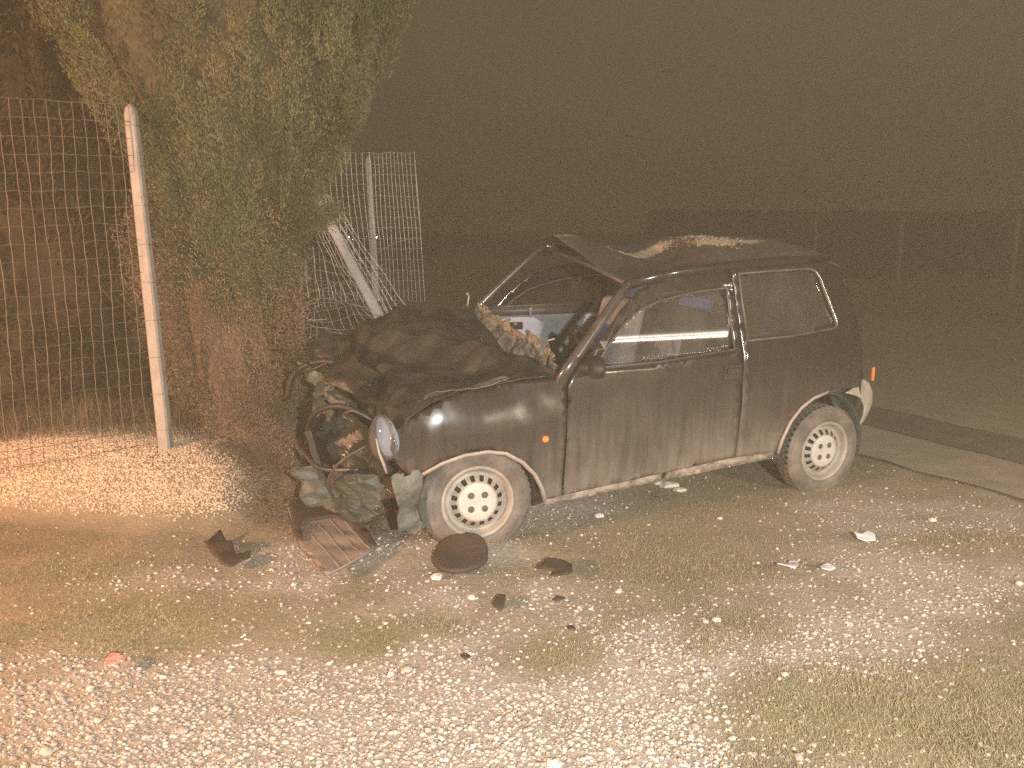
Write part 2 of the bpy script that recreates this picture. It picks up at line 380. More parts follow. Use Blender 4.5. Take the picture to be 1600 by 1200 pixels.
def groundmat():
    m, t, b = new_mat('gravelly_soil'); L = t.links.new
    g = N(t, 'ShaderNodeNewGeometry')
    av = N(t, 'ShaderNodeAttribute', attribute_name='gravel'); ah = N(t, 'ShaderNodeAttribute', attribute_name='road')
    n1 = N(t, 'ShaderNodeTexNoise', Scale=2.2, Detail=8, Roughness=.7); L(g.outputs['Position'], n1.inputs['Vector'])
    n2 = N(t, 'ShaderNodeTexNoise', Scale=45, Detail=5, Roughness=.7); L(g.outputs['Position'], n2.inputs['Vector'])
    v = N(t, 'ShaderNodeTexVoronoi', Scale=70); L(g.outputs['Position'], v.inputs['Vector'])
    r1 = ramp(t, [(.3, (.20, .175, .10)), (.5, (.28, .23, .155)), (.7, (.38, .30, .215))]); L(n1.outputs['Fac'], r1.inputs['Fac'])
    r2 = ramp(t, [(.3, (.31, .265, .215)), (.65, (.50, .44, .375))]); L(n2.outputs['Fac'], r2.inputs['Fac'])
    mv = N(t, 'ShaderNodeMix', data_type='RGBA', blend_type='MULTIPLY'); mv.inputs['Factor'].default_value = .22
    L(r2.outputs['Color'], mv.inputs['A']); L(v.outputs['Color'], mv.inputs['B'])
    ga = N(t, 'ShaderNodeMath', operation='MULTIPLY_ADD'); L(n2.outputs['Fac'], ga.inputs[0]); ga.inputs[1].default_value = .8; L(av.outputs['Fac'], ga.inputs[2])
    gm = N(t, 'ShaderNodeMapRange'); L(ga.outputs[0], gm.inputs['Value']); gm.inputs['From Min'].default_value = .45; gm.inputs['From Max'].default_value = 1.15
    mx = N(t, 'ShaderNodeMix', data_type='RGBA'); L(gm.outputs[0], mx.inputs['Factor']); L(r1.outputs['Color'], mx.inputs['A']); L(r2.outputs['Color'], mx.inputs['B'])
    gs = N(t, 'ShaderNodeAttribute', attribute_name='grassy'); gm2 = N(t, 'ShaderNodeMapRange'); gm2.inputs['From Min'].default_value = .35; gm2.inputs['From Max'].default_value = 1.1; gm2.inputs['To Max'].default_value = .85
    gn = N(t, 'ShaderNodeMath', operation='MULTIPLY_ADD'); L(n1.outputs['Fac'], gn.inputs[0]); gn.inputs[1].default_value = .5; L(gs.outputs['Fac'], gn.inputs[2]); L(gn.outputs[0], gm2.inputs['Value'])
    mg = N(t, 'ShaderNodeMix', data_type='RGBA'); L(gm2.outputs[0], mg.inputs['Factor']); L(mx.outputs['Result'], mg.inputs['A']); mg.inputs['B'].default_value = (.26, .235, .125, 1); mx = mg
    sc = N(t, 'ShaderNodeMix', data_type='RGBA', blend_type='MULTIPLY'); sc.inputs['Factor'].default_value = .12
    L(mx.outputs['Result'], sc.inputs['A']); L(v.outputs['Color'], sc.inputs['B'])
    L(sc.outputs['Result'], b.inputs['Base Color']); b.inputs['Roughness'].default_value = .95
    bp = N(t, 'ShaderNodeBump', Strength=.7, Distance=.012); L(n2.outputs['Fac'], bp.inputs['Height']); L(bp.outputs[0], b.inputs['Normal'])
    return m
GROUND = groundmat()
TRACK = simple('pale_compacted_track', [(.26, .22, .17), (.38, .32, .26)], 5, .95, 0, .5, 60)
ROADBAND = simple('dark_road_band', [(.12, .10, .08), (.18, .15, .115)], 5, .85, 0, .5, 90)
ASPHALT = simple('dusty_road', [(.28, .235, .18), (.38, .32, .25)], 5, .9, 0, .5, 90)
WHITEP = simple('white_paper', [(.7, .7, .72), (.85, .86, .9)], 20, .8, 0, .4, 40)
LIMEROCK = simple('pale_rock', [(.55, .48, .40), (.75, .68, .60)], 20, .85, 0, .8, 30)

# ------------------------------------------------------------------ ground
def heap_h(x, y):                       # low heap of gravel along the foot of the fence
    u, v = x, y
    crest = .27+.03*np.sin(x*2.1+.5)-.10*sstep(-2.6, -4.2, x)
    across = np.where(y < 4.75, sstep(3.98, 4.68, y+.08*np.sin(x*2.7)), sstep(6.1, 5.0, y))
    along = sstep(-1.30, -1.62, x)
    return crest*across*along + .20*np.exp(-(((x+1.12)/.16)**2+((y-4.92)/.24)**2))
def gh(x, y):
    x = np.asarray(x, float); y = np.asarray(y, float)
    h = .035*(fbm(x*.9, y*.9, seed=3)-.5) + .018*(fbm(x*5, y*5, seed=8, oct=3)-.5)
    h = h + .03*np.exp(-(((x+.15)/.4)**2+((y-3.72)/.14)**2))
    for (cx, cy) in ((1.84, 5.05),): h = h*(1-.8*np.exp(-(((x-cx)/.3)**2+((y-cy)/.3)**2)))
    far = sstep(9, 30, np.hypot(x, y)); h = h*(1-far)
    return h + heap_h(x, y)
def ghs(x, y): return float(gh(np.array([x]), np.array([y]))[0])
BLOBS = [(600, 1130, 520, 90, 1.0), (150, 1130, 300, 75, .9), (850, 1100, 260, 110, .9), (780, 960, 180, 70, .75), (650, 840, 140, 40, .8),
         (860, 790, 120, 40, .55), (1300, 930, 200, 60, .7), (1450, 800, 180, 45, .6), (300, 905, 190, 35, .6), (470, 890, 90, 40, .6),
         (1250, 1010, 220, 40, .45), (1500, 900, 150, 50, .45), (1090, 1000, 130, 35, .5), (1000, 1160, 120, 60, .5), (150, 1030, 90, 25, .3)]
GBLOBS = [(1300, 1120, 230, 70, 1.0), (870, 1025, 70, 22, .9), (560, 1010, 80, 25, .7), (250, 970, 260, 45, .6), (1060, 870, 170, 70, .75), (1150, 990, 120, 30, .5), (640, 985, 120, 25, .5), (950, 960, 60, 40, .4), (80, 900, 120, 30, .5), (1480, 850, 90, 18, .7), (880, 1130, 60, 50, .35), (1530, 1120, 90, 100, .6)]
def dens(x, y):
    u, v = proj_np(x, y, np.zeros_like(x))
    g = np.full_like(x, .07); s = np.zeros_like(x)
    for a, b, c, d, k in BLOBS: g = g + k*np.exp(-(((u-a)/c)**2+((v-b)/d)**2))
    for a, b, c, d, k in GBLOBS: s = s + k*np.exp(-(((u-a)/c)**2+((v-b)/d)**2))
    nz = fbm(x*2.2, y*2.2, seed=31); n2 = fbm(x*7, y*7, seed=44, oct=3)
    g = np.clip(g*(1-.95*np.clip(s, 0, 1))*(.3+1.4*sstep(.3, .7, .6*nz+.4*n2)), 0, 1.2)
    return g, np.clip(s, 0, 1)
# track beyond the car: edges as lines on the ground
RA, RB = Vector((2.49, 5.25)), Vector((3.03, 4.24))        # near edge of pale strip
RD = (RA-RB).normalized(); RN = Vector((-RD.y, RD.x))
if RN.x < 0: RN = -RN
def road_d(x, y): return (x-RA.x)*RN.x + (y-RA.y)*RN.y
def axis(lo, hi, step, far):
    a = list(np.arange(lo, hi+1e-6, step)); s = step; p = hi
    while p < far: s *= 1.22; p += s; a.append(p)
    s = step; p = lo; b = []
    while p > -far: s *= 1.22; p -= s; b.append(p)
    return np.array(b[::-1]+a)
gx = axis(-5, 5, .045, 330); gy = axis(0.6, 8.0, .045, 330)
XX, YY = np.meshgrid(gx, gy, indexing='ij'); ZZ = gh(XX, YY)
nx, ny = XX.shape; idx = np.arange(nx*ny).reshape(nx, ny)
Fq = np.stack([idx[:-1, :-1], idx[1:, :-1], idx[1:, 1:], idx[:-1, 1:]], -1).reshape(-1, 4)
ground = mesh_np('ground', np.stack([XX, YY, ZZ], -1).reshape(-1, 3), Fq, GROUND, True)
tag(ground, kind='structure')
gv, _s = dens(XX.ravel(), YY.ravel()); gv = gv*np.exp(-np.maximum(YY.ravel()-9, 0)/6)
gv = np.where(YY.ravel() > 5.1, gv*.3, gv)
at_ = ground.data.attributes.new('gravel', 'FLOAT', 'POINT'); at_.data.foreach_set('value', gv.astype(np.float32))

at_ = ground.data.attributes.new('grassy', 'FLOAT', 'POINT'); at_.data.foreach_set('value', _s.astype(np.float32))
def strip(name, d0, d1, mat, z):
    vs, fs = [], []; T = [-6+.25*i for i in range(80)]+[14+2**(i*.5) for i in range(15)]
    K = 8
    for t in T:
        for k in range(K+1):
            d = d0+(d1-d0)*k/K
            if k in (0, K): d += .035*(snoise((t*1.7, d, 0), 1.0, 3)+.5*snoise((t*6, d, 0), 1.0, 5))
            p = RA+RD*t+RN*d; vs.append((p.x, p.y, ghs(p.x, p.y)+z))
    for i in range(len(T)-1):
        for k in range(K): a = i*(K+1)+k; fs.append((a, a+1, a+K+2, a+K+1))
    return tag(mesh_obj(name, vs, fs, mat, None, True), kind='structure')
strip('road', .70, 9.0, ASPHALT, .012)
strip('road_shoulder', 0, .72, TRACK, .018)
strip('dark_band', .74, 1.40, ROADBAND, .022)  # narrow darker band along the near side of the road

# icosahedron stones
ph = (1+5**.5)/2
ICO = np.array([(-1, ph, 0), (1, ph, 0), (-1, -ph, 0), (1, -ph, 0), (0, -1, ph), (0, 1, ph), (0, -1, -ph), (0, 1, -ph), (ph, 0, -1), (ph, 0, 1), (-ph, 0, -1), (-ph, 0, 1)])/math.sqrt(1+ph*ph)
ICF = np.array([(0, 11, 5), (0, 5, 1), (0, 1, 7), (0, 7, 10), (0, 10, 11), (1, 5, 9), (5, 11, 4), (11, 10, 2), (10, 7, 6), (7, 1, 8), (3, 9, 4), (3, 4, 2), (3, 2, 6), (3, 6, 8), (3, 8, 9), (4, 9, 5), (2, 4, 11), (6, 2, 10), (8, 6, 7), (9, 8, 1)])
def stones(name, x, y, z, r, mat):
    n = len(x); A = RNG.normal(size=(n, 3, 3)); Q, _ = np.linalg.qr(A)
    V = ICO[None]*(1+RNG.uniform(-.22, .22, (n, 12, 1)))*np.stack([np.ones(n), RNG.uniform(.6, 1, n), RNG.uniform(.45, .8, n)], -1)[:, None, :]
    V = np.einsum('nij,nkj->nki', Q, V)*r[:, None, None]; V[..., 2] *= .75
    V = V+np.stack([x, y, z+r*.05], -1)[:, None, :]
    Fc = (ICF[None]+np.arange(n)[:, None, None]*12).reshape(-1, 3)
    return mesh_np(name, V.reshape(-1, 3), Fc, mat)
def sample_ground(n, vmin=640, vmax=1225):
    u = RNG.uniform(-60, 1660, n); v = vmin+(vmax-vmin)*RNG.uniform(0, 1, n)**.75
    c, s = math.cos(PITCH), math.sin(PITCH)
    dy = c+(600-v)/F_PX*s; dz = -s+(600-v)/F_PX*c; t = -CAM_H/dz
    return (u-800)/F_PX*t, dy*t
x, y = sample_ground(150000); g, s_ = dens(x, y)
offroad = road_d(x, y) < .02
keep = (RNG.uniform(0, 1, len(x)) < np.clip(g*.20, 0, .19)) & offroad & (heap_h(x, y) < .05); x, y = x[keep], y[keep]
r = .0042+.0085*RNG.uniform(0, 1, len(x))**2.2
big = RNG.uniform(0, 1, len(x)) < .010; r[big] *= 2.0
tag(stones('gravel', x, y, gh(x, y), r, STONE), 'loose pale gravel and small stones scattered over the ground', None, None, 'stuff')
# stones of the heap
n = 85000; x = RNG.uniform(-3.9, -.8, n); y = RNG.uniform(3.9, 5.3, n); k = heap_h(x, y) > .03; k &= RNG.uniform(0, 1, n) < sstep(.02, .10, heap_h(x, y)); x, y = x[k], y[k]
tag(stones('gravel_heap', x, y, gh(x, y)+.002, .004+.007*RNG.uniform(0, 1, len(x))**1.6, HEAPSTONE), 'long low heap of pale gravel along the foot of the fence', 'gravel heap', None, 'stuff')

# grass blades
def blades(name, x, y, hgt, wid, mat, lean=.8):
    n = len(x); a = RNG.uniform(0, 2*PI, n); z = gh(x, y)-.004; l = RNG.uniform(0, lean, n)*hgt; b = RNG.uniform(0, 2*PI, n)
    d = np.stack([np.cos(a), np.sin(a), np.zeros(n)], -1)*wid[:, None]; o = np.stack([x, y, z], -1)
    tip = o+np.stack([np.cos(b)*l, np.sin(b)*l, hgt], -1); mid = o*.5+tip*.5+np.stack([np.zeros(n), np.zeros(n), hgt*.12], -1)
    V = np.stack([o-d, o+d, mid+d*.7, mid-d*.7, tip], 1)
    base = np.arange(n)[:, None]*5
    Fc = np.concatenate([base+np.array([[0, 1, 2]]), base+np.array([[0, 2, 3]]), base+np.array([[3, 2, 4]])])
    return mesh_np(name, V.reshape(-1, 3), Fc, mat)
x, y = sample_ground(260000, 600); g, s_ = dens(x, y)
pg = np.clip(.30+.9*s_-.55*g, .03, 1)*(.35+1.3*sstep(.35, .65, fbm(x*2.8, y*2.8, seed=77)))
keep = (RNG.uniform(0, 1, len(x)) < pg) & (road_d(x, y) < 0) & (heap_h(x, y) < .03); x, y = x[keep], y[keep]; n = len(x)
hh = RNG.uniform(.006, .020, n)*(1+.5*(fbm(x*1.5, y*1.5, seed=5)-.3)); 
tag(blades('grass', x, y, hh, RNG.uniform(.0008, .0018, n), GRASSM, 1.6), 'short patchy grass growing through the gravel', None, None, 'stuff')
# long dry grass at fence foot
x = RNG.uniform(-4, -1.6, 4500); y = RNG.uniform(4.72, 5.6, 4500); hh = RNG.uniform(.04, .26, 4500)
o = blades('dry_grass', x, y, hh, RNG.uniform(.001, .0025, 4500), leafmat('tall_dry_grass', [(.3, (.06, .055, .03)), (.6, (.16, .12, .07))], 2), 1.0)
tag(o, 'tall dry grass growing behind the gravel heap at the fence foot', 'grass', None, 'stuff')

# ------------------------------------------------------------------ foliage
def sprays(name, P, D, L_, W_, mat, parent=None):     # P points, D directions
    n = len(P); D = D/np.linalg.norm(D, axis=1, keepdims=True)
    A = np.cross(D, RNG.normal(size=(n, 3))); A /= np.linalg.norm(A, axis=1, keepdims=True)
    V = np.stack([P, P+D*(L_*.45)[:, None]+A*W_[:, None], P+D*L_[:, None], P+D*(L_*.45)[:, None]-A*W_[:, None]], 1)
    Fc = (np.arange(n)[:, None]*4+np.array([[0, 1, 2, 3]]))
    return mesh_np(name, V.reshape(-1, 3), Fc, mat, parent=parent)
def interp(t, xs, ys): return np.interp(t, xs, ys)
def cypress(name, cx, cy, zs, rl, rr, ry, n, mat, z0, z1, seed, lscale=1.0, cxs=None):
    """crown: lobed envelope of upward sprays round a lumpy core. returns (core, leaves) builders"""
    cxs = cxs or [cx]*len(zs)
    def env(th, z):
        c = np.cos(th); a = np.where(c > 0, interp(z, zs, rr), interp(z, zs, rl)); b = interp(z, zs, ry)
        lobe = vnoise(th*2.2+z*.5, z*.9, seed=seed)*.5+vnoise(th*5+z*.8, z*1.6, seed=seed+5)*.5
        k = .74+.36*lobe
        return interp(z, zs, cxs)+c*a*k, cy+np.sin(th)*b*k
    return env
def crown_pts(env, n, z0, z1, seed, zs_pow=1.0, inner=.72, cxf=None, cy=0):
    z = z0+(z1-z0)*RNG.uniform(0, 1, n)**zs_pow; th = RNG.uniform(-PI, PI, n)
    X, Y = env(th, z); rad = inner+(1.05-inner)*RNG.uniform(0, 1, n)**.6
    cx = cxf(z); X = cx+(X-cx)*rad; Y = cy+(Y-cy)*rad
    # clumps: pull points to vertical plumes
    return X, Y, z, th
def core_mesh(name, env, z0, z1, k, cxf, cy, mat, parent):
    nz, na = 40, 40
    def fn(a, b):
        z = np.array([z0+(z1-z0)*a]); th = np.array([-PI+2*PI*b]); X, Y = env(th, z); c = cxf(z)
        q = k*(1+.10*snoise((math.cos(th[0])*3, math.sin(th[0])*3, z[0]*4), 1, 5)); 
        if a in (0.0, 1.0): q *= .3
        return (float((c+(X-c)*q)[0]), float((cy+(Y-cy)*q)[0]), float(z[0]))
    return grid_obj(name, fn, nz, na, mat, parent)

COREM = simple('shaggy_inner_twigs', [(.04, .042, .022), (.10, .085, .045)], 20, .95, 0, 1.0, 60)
# the struck cypress
TX = [(-1.12, 4.56, -.05), (-1.33, 4.70, .08), (-1.53, 4.87, .27), (-1.72, 5.0, .58), (-1.84, 5.15, 1.2), (-1.80, 5.25, 2.2), (-1.75, 5.3, 4.0), (-1.7, 5.3, 6.6)]
TR = [.13, .15, .17, .20, .20, .19, .14, .05]
tree = empty('cypress_tree', (-1.35, 4.75, 0))
tag(tree, 'big cypress tree with brown scraped trunk that the wrecked black car hit', 'tree')
def tl(p): return (p[0]+1.35, p[1]-4.75, p[2])
def resamp(P, R, k):
    P = [Vector(p) for p in P]; out, rr = [], []
    for i in range(len(P)-1):
        a = P[max(i-1, 0)]; b = P[i]; c = P[i+1]; d = P[min(i+2, len(P)-1)]
        for j in range(k):
            t = j/k; out.append(.5*((2*b)+(c-a)*t+(2*a-5*b+4*c-d)*t*t+(3*b-a-3*c+d)*t**3)); rr.append(R[i]*(1-t)+R[i+1]*t)
    out.append(P[-1]); rr.append(R[-1]); return out, rr
tp, tr = resamp(TX, TR, 8)
mb = MB(); vs = []
seg = 22
for i, p in enumerate(tp):
    for k in range(seg):
        a = 2*PI*k/seg; q = tr[i]*(1+.16*math.sin(a*3+p.z*1.2)+.10*math.sin(a*7+1)+.12*snoise((math.cos(a)*2, math.sin(a)*2, p.z*3), 1, 2))
        if p.z < .15: q *= 1+.5*(.15-p.z)*(1+math.sin(a*5))
        vs.append(tl((p.x+math.cos(a)*q, p.y+math.sin(a)*q, p.z)))
fs = [(i*seg+k, i*seg+(k+1) % seg, (i+1)*seg+(k+1) % seg, (i+1)*seg+k) for i in range(len(tp)-1) for k in range(seg)]
mesh_obj('trunk', vs, fs, BARK, tree, True)
ZS = [.9, 1.2, 1.5, 1.8, 2.1, 2.5, 2.9, 3.5, 5, 6.5, 7.6]
CXS = [-1.76, -1.80, -1.80, -1.78, -1.76, -1.74, -1.74, -1.75, -1.75, -1.7, -1.7]
RL = [.24, .34, .42, .52, .66, .95, 1.15, 1.3, 1.2, .8, .1]
RRt = [.24, .36, .46, .62, .84, 1.12, 1.30, 1.4, 1.2, .8, .1]
RY = [.22, .34, .42, .5, .6, .75, .85, .95, .95, .7, .1]
envc = cypress('c', -1.75, 5.2, ZS, RL, RRt, RY, 0, LEAF, 0, 0, 11, cxs=CXS)
cxf = lambda z: interp(z, ZS, CXS)
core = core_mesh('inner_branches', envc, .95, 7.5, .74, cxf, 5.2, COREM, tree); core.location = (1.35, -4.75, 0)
def leafcloud(nm, n, z0, z1, zp, L0, L1, wf, mat, parent, env, cxf, cy, loc, up=1.0, inner=.72, plume=(.30, .055), per=330):
    m = max(40, n//per); z = z0+(z1-z0)*RNG.uniform(0, 1, m)**zp; th = RNG.uniform(-PI, PI, m); X, Y = env(th, z); cx = cxf(z)
    rad = inner+(1.0-inner)*RNG.uniform(0, 1, m)**.5; X = cx+(X-cx)*rad; Y = cy+(Y-cy)*rad
    ax = np.stack([np.cos(th)*.28, np.sin(th)*.28, np.ones(m)], -1)+RNG.normal(size=(m, 3))*.13
    Lp = plume[0]*RNG.uniform(.6, 1.5, m); Rp = plume[1]*RNG.uniform(.6, 1.5, m)
    k = RNG.integers(0, m, n); t = RNG.uniform(-.5, .5, n); r = Rp[k]*np.sqrt(RNG.uniform(.2, 1, n))*np.cos(t*2.7); a = RNG.uniform(-PI, PI, n)
    off = np.stack([np.cos(a)*r, np.sin(a)*r, RNG.normal(size=n)*.012], -1)
    P = np.stack([X[k]-loc[0], Y[k]-loc[1], z[k]], -1)+ax[k]*(t*Lp[k])[:, None]+off
    D = ax[k]*up+np.stack([np.cos(a)*.55, np.sin(a)*.55, np.zeros(n)], -1)+RNG.normal(size=(n, 3))*.30
    return tag(sprays(nm, P, D, RNG.uniform(L0, L1, n), RNG.uniform(L0, L1, n)*wf, mat, parent), kind='stuff')
leafcloud('foliage', 270000, 1.0, 3.3, 1.0, .012, .036, .12, LEAF, tree, envc, cxf, 5.2, (-1.35, 4.75))
leafcloud('upper_foliage', 40000, 3.2, 7.4, 1.0, .08, .18, .12, LEAF, tree, envc, cxf, 5.2, (-1.35, 4.75), plume=(.6, .11), per=160)
# dead foliage clinging to the lower trunk
n = 75000; ti = RNG.uniform(0, 1, n)**.8*4.6; tpn = np.array([list(p) for p in TX]); ii = np.floor(ti).astype(int); ff = (ti-ii)[:, None]
C = tpn[ii]*(1-ff)+tpn[ii+1]*ff; rad = np.interp(ti, range(len(TR)), TR)*(1+.55*sstep(2.5, 4.2, ti)); a = RNG.uniform(-PI, PI, n)
rad = (rad+.15*sstep(1.9, 3.2, ti))*RNG.uniform(.72, 1.15, n)*(.80+.42*vnoise(a*3, ti*3, seed=4))
P = C+np.stack([np.cos(a)*rad, np.sin(a)*rad, RNG.uniform(-.05, .05, n)], -1)-np.array([[-1.35, 4.75, 0]])
P[:, 2] = np.maximum(P[:, 2], 0)
D = np.stack([np.cos(a)*.6, np.sin(a)*.6, RNG.uniform(-.6, 1.0, n)], -1)+RNG.normal(size=(n, 3))*.4
tag(sprays('dead_foliage', P, D, RNG.uniform(.015, .04, n), RNG.uniform(.0015, .0032, n), DEADLEAF, tree), kind='stuff')
# dead needles and bark shed round the trunk base
n = 16000; a = RNG.uniform(0, 1, n); b_ = RNG.normal(size=(n, 2)); q0 = np.array(gp(375, 745, .05)); q1 = np.array(gp(560, 815, .02))
P = q0*(1-a[:, None])+q1*a[:, None]; P[:, 0] += b_[:, 0]*.10; P[:, 1] += b_[:, 1]*.13
P[:, 2] = gh(P[:, 0], P[:, 1])+np.abs(RNG.normal(size=n))*.035*(1-a*.7)
D = RNG.normal(size=(n, 3))*np.array([1, 1, .35])
tag(sprays('needle_litter', P, D, RNG.uniform(.02, .06, n), RNG.uniform(.0015, .004, n), DEADLEAF), 'brown shed needles and bark spilling from the trunk base toward the ribbed panel', None, None, 'stuff')
# broken branch stub reaching over the fallen post
b = MB(); b.tube([tl(at(430, 385, 5.2)), tl(at(475, 358, 5.35)), tl(at(505, 340, 5.5)), tl(at(525, 318, 5.55))], [.05, .04, .03, .015], 8)
b.build('branch', BARK, tree, True)
p0 = np.array(tl(at(440, 380, 5.25))); p1 = np.array(tl(at(522, 325, 5.5))); n = 3500; t = RNG.uniform(0, 1, n)[:, None]
P = p0*(1-t)+p1*t+RNG.normal(size=(n, 3))*np.array([.04, .04, .03])
tag(sprays('branch_foliage', P, np.array([[.5, .1, .3]])+RNG.normal(size=(n, 3))*.5, RNG.uniform(.02, .05, n), RNG.uniform(.002, .004, n), LEAF, tree), kind='stuff')
mb = None
# second conifer and hedge behind the fence
def hedge_thing(name, label, cat, cx, cy, zs, rl, ry, n, seed, mat=HEDGE, L0=.04, L1=.10, wf=.12):
    t = empty(name, (cx, cy, 0)); tag(t, label, cat)
    env = cypress('h', cx, cy, zs, rl, rl, ry, 0, mat, 0, 0, seed); f = lambda z: np.full_like(np.asarray(z, float), cx)
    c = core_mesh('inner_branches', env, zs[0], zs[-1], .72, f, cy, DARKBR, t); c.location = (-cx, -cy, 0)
    leafcloud('foliage', n, zs[0], zs[-1], 1.0, L0, L1, wf, mat, t, env, f, cy, (cx, cy), plume=(.42, .085), per=150)
    b = MB(); b.tube([(0, 0, -.05), (0.03, 0, zs[-1]*.5), (0, 0, zs[-1]*.9)], [.10, .07, .02], 8); b.build('trunk', BARK, t, True)
    return t
DARKBR = simple('dark_inner_twigs', [(.03, .027, .015), (.06, .045, .028)], 9, .95, 0, .5, 30)
hedge_thing('cypress_tree', 'dense dark cypress directly behind the wire fence at the left edge', 'tree', -4.1, 6.6, [.05, .5, 1.5, 3, 4.5, 6, 7.5], [.95, 1.15, 1.25, 1.3, 1.1, .8, .1], [.7, .8, .9, .9, .8, .5, .1], 90000, 23)
hedge_thing('cypress_tree', 'dense dark cypress behind the fence post, left of the struck tree', 'tree', -2.65, 6.9, [.05, .5, 1.5, 3, 4.5, 6, 7.5], [.75, .85, .95, 1.0, .9, .6, .1], [.6, .7, .75, .8, .7, .5, .1], 80000, 29)

# low hedge far off on the right, and far posts
def far_hedge(name, label, x0, x1, y0, h, n, seed):
    t = RNG.uniform(0, 1, n); x = x0+(x1-x0)*t; y = y0+RNG.uniform(-.8, .8, n)+ (x-x0)*.05
    top = h*(.88+.10*fbm(x*.15, x*0, seed=seed)+.06*fbm(x*1.5, x*0, seed=seed)); z = RNG.uniform(0, 1, n)**.7*top
    D = RNG.normal(size=(n, 3))+np.array([[0, 0, .6]])
    o = sprays(name, np.stack([x, y, z], -1), D, RNG.uniform(.12, .30, n), RNG.uniform(.05, .10, n), FARHEDGE)
    return tag(o, label, 'hedge', None, 'stuff')
far_hedge('hedge', 'low dark hedge far beyond the road on the right', 5, 34, 30, 2.45, 42000, 3)
far_hedge('hedge', 'very distant dark hedge line behind the wrecked car', -45, 20, 62, 1.9, 30000, 9)
for i, (u, v0, v1, Y, lab) in enumerate([(1270, 335, 440, 22, 'faint pale pole beyond the car roof rear, leftmost of three'), (1401, 338, 462, 19, 'faint pale pole right of the car, middle of three'), (1578, 330, 470, 18, 'faint pale pole near the right edge, rightmost of three')]):
    p = at(u, v1, Y); q = at(u, v0, Y); b = MB()
    b.tube([(0, 0, -.3), (0, 0, q.z)], .05, 8); o = b.build('pole', POLEM, None, True); o.location = (p.x, p.y, 0)
    tag(o, lab, 'pole', 'poles along the far side of the road')
BULB = emis('white_bulb', (1, .93, .85), 60)
for (u, v, lab) in [(546, 371, 'far white light seen through the collapsed mesh, leftmost'), (552, 373, 'far white light just right of the leftmost far light'), (571, 371, 'far white light left of the upright post of the rear fence'), (589, 371, 'far white light at the right edge of the rear fence post'), (793, 372, 'lone far white light left of the car windscreen')]:
    Y = 120; q = at(u, v, Y); t = empty('distant_lamp', (q.x, Y, 0)); tag(t, lab, 'lamp', 'lights on the horizon')
    b = MB(); b.tube([(0, 0, -.1), (0, 0, q.z-.1)], .05, 6); b.build('post', CONCRETE, t)
    b = MB(); b.tube([(0, 0, q.z-.16), (0, 0, q.z-.1), (0, 0, q.z+.1), (0, 0, q.z+.16)], [.06, .15, .15, .06], 8); b.build('bulb', BULB, t, True)

# ------------------------------------------------------------------ fences
def concrete_post(mb, a, b, w, dep):            # square tapered post with chamfered tip
    a, b = Vector(a), Vector(b); t = (b-a); L_ = t.length; t.normalize()
    r = t.cross(Vector((0, 1, 0))).normalized(); f = r.cross(t)
    vs, fs = [], []; st = [(0, 1.15), (L_*.5, 1.05), (L_-w*.9, .95), (L_-w*.3, .7), (L_, .25)]
    for h, k in st:
        for sx, sy in ((-1, -.7), (-.7, -1), (.7, -1), (1, -.7), (1, .7), (.7, 1), (-.7, 1), (-1, .7)):
            vs.append(a+t*h+r*(sx*w/2*k)+f*(sy*dep/2*k))
    for i in range(len(st)-1):
        for k in range(8): k2 = (k+1) % 8; fs.append((i*8+k, i*8+k2, (i+1)*8+k2, (i+1)*8+k))
    fs.append(tuple(range(8))[::-1]); fs.append(tuple((len(st)-1)*8+k for k in range(8)))
    mb.add(vs, fs)
def wires(mb, fn, nu, nv, r, k=3, jit=0.0):
    """net of wires over surface fn(a,b)"""
    for i in range(nu+1):
        mb.tube([fn(i/nu, j/(nv*k)) for j in range(nv*k+1)], r, 3, False)
    for j in range(nv+1):
        mb.tube([fn(i/(nu*k), j/nv) for i in range(nu*k+1)], r, 3, False)
FY = 4.58
ptop = at(203, 163, FY); pbot = at(258, 700, FY); 
fence = empty('wire_fence', (pbot.x, pbot.y, 0)); tag(fence, 'upright wire mesh fence at the left with one pale concrete post', 'fence')
loc = Vector((pbot.x, pbot.y, 0))
b = MB(); concrete_post(b, pbot-loc+Vector((.012, 0, -.25)), ptop-loc, .062, .062); b.build('post', CONCRETE, fence, False)
for f in np.linspace(.06, .94, 9):
    b = MB(); c = (pbot-loc)*(1-f)+(ptop-loc)*f; b.tube([c+Vector((-.036, -.036, 0)), c+Vector((.036, -.038, .002)), c+Vector((.037, .036, 0)), c+Vector((-.036, .036, 0)), c+Vector((-.036, -.036, 0))], .0016, 4)
    b.build('tie_wire', WIRE, fence)
fl = -1.55
TL, TRr = at(-120, 148, 4.35), at(200, 163, FY-.03); BR = at(252, 715, FY-.03); BL = at(-60, 770, 4.35)
def fn(a, b):
    p = (TL*(1-a)+TRr*a)*(1-b)+(BL*(1-a)+BR*a)*b
    w_ = .012*snoise((a*5, b*6, 0), 1, 4); s_ = .018*snoise((a*3, b*4, 2), 1, 8)
    p = p+Vector((w_+.006*snoise((a*22, b*26, 1), 1, 3), s_, .010*snoise((a*9, b*5, 5), 1, 2)+.005*snoise((a*30, b*20, 5), 1, 2)))
    return p-loc
b = MB(); wires(b, fn, 17, 22, .0019, 3); b.build('wire_mesh', WIRE, fence)

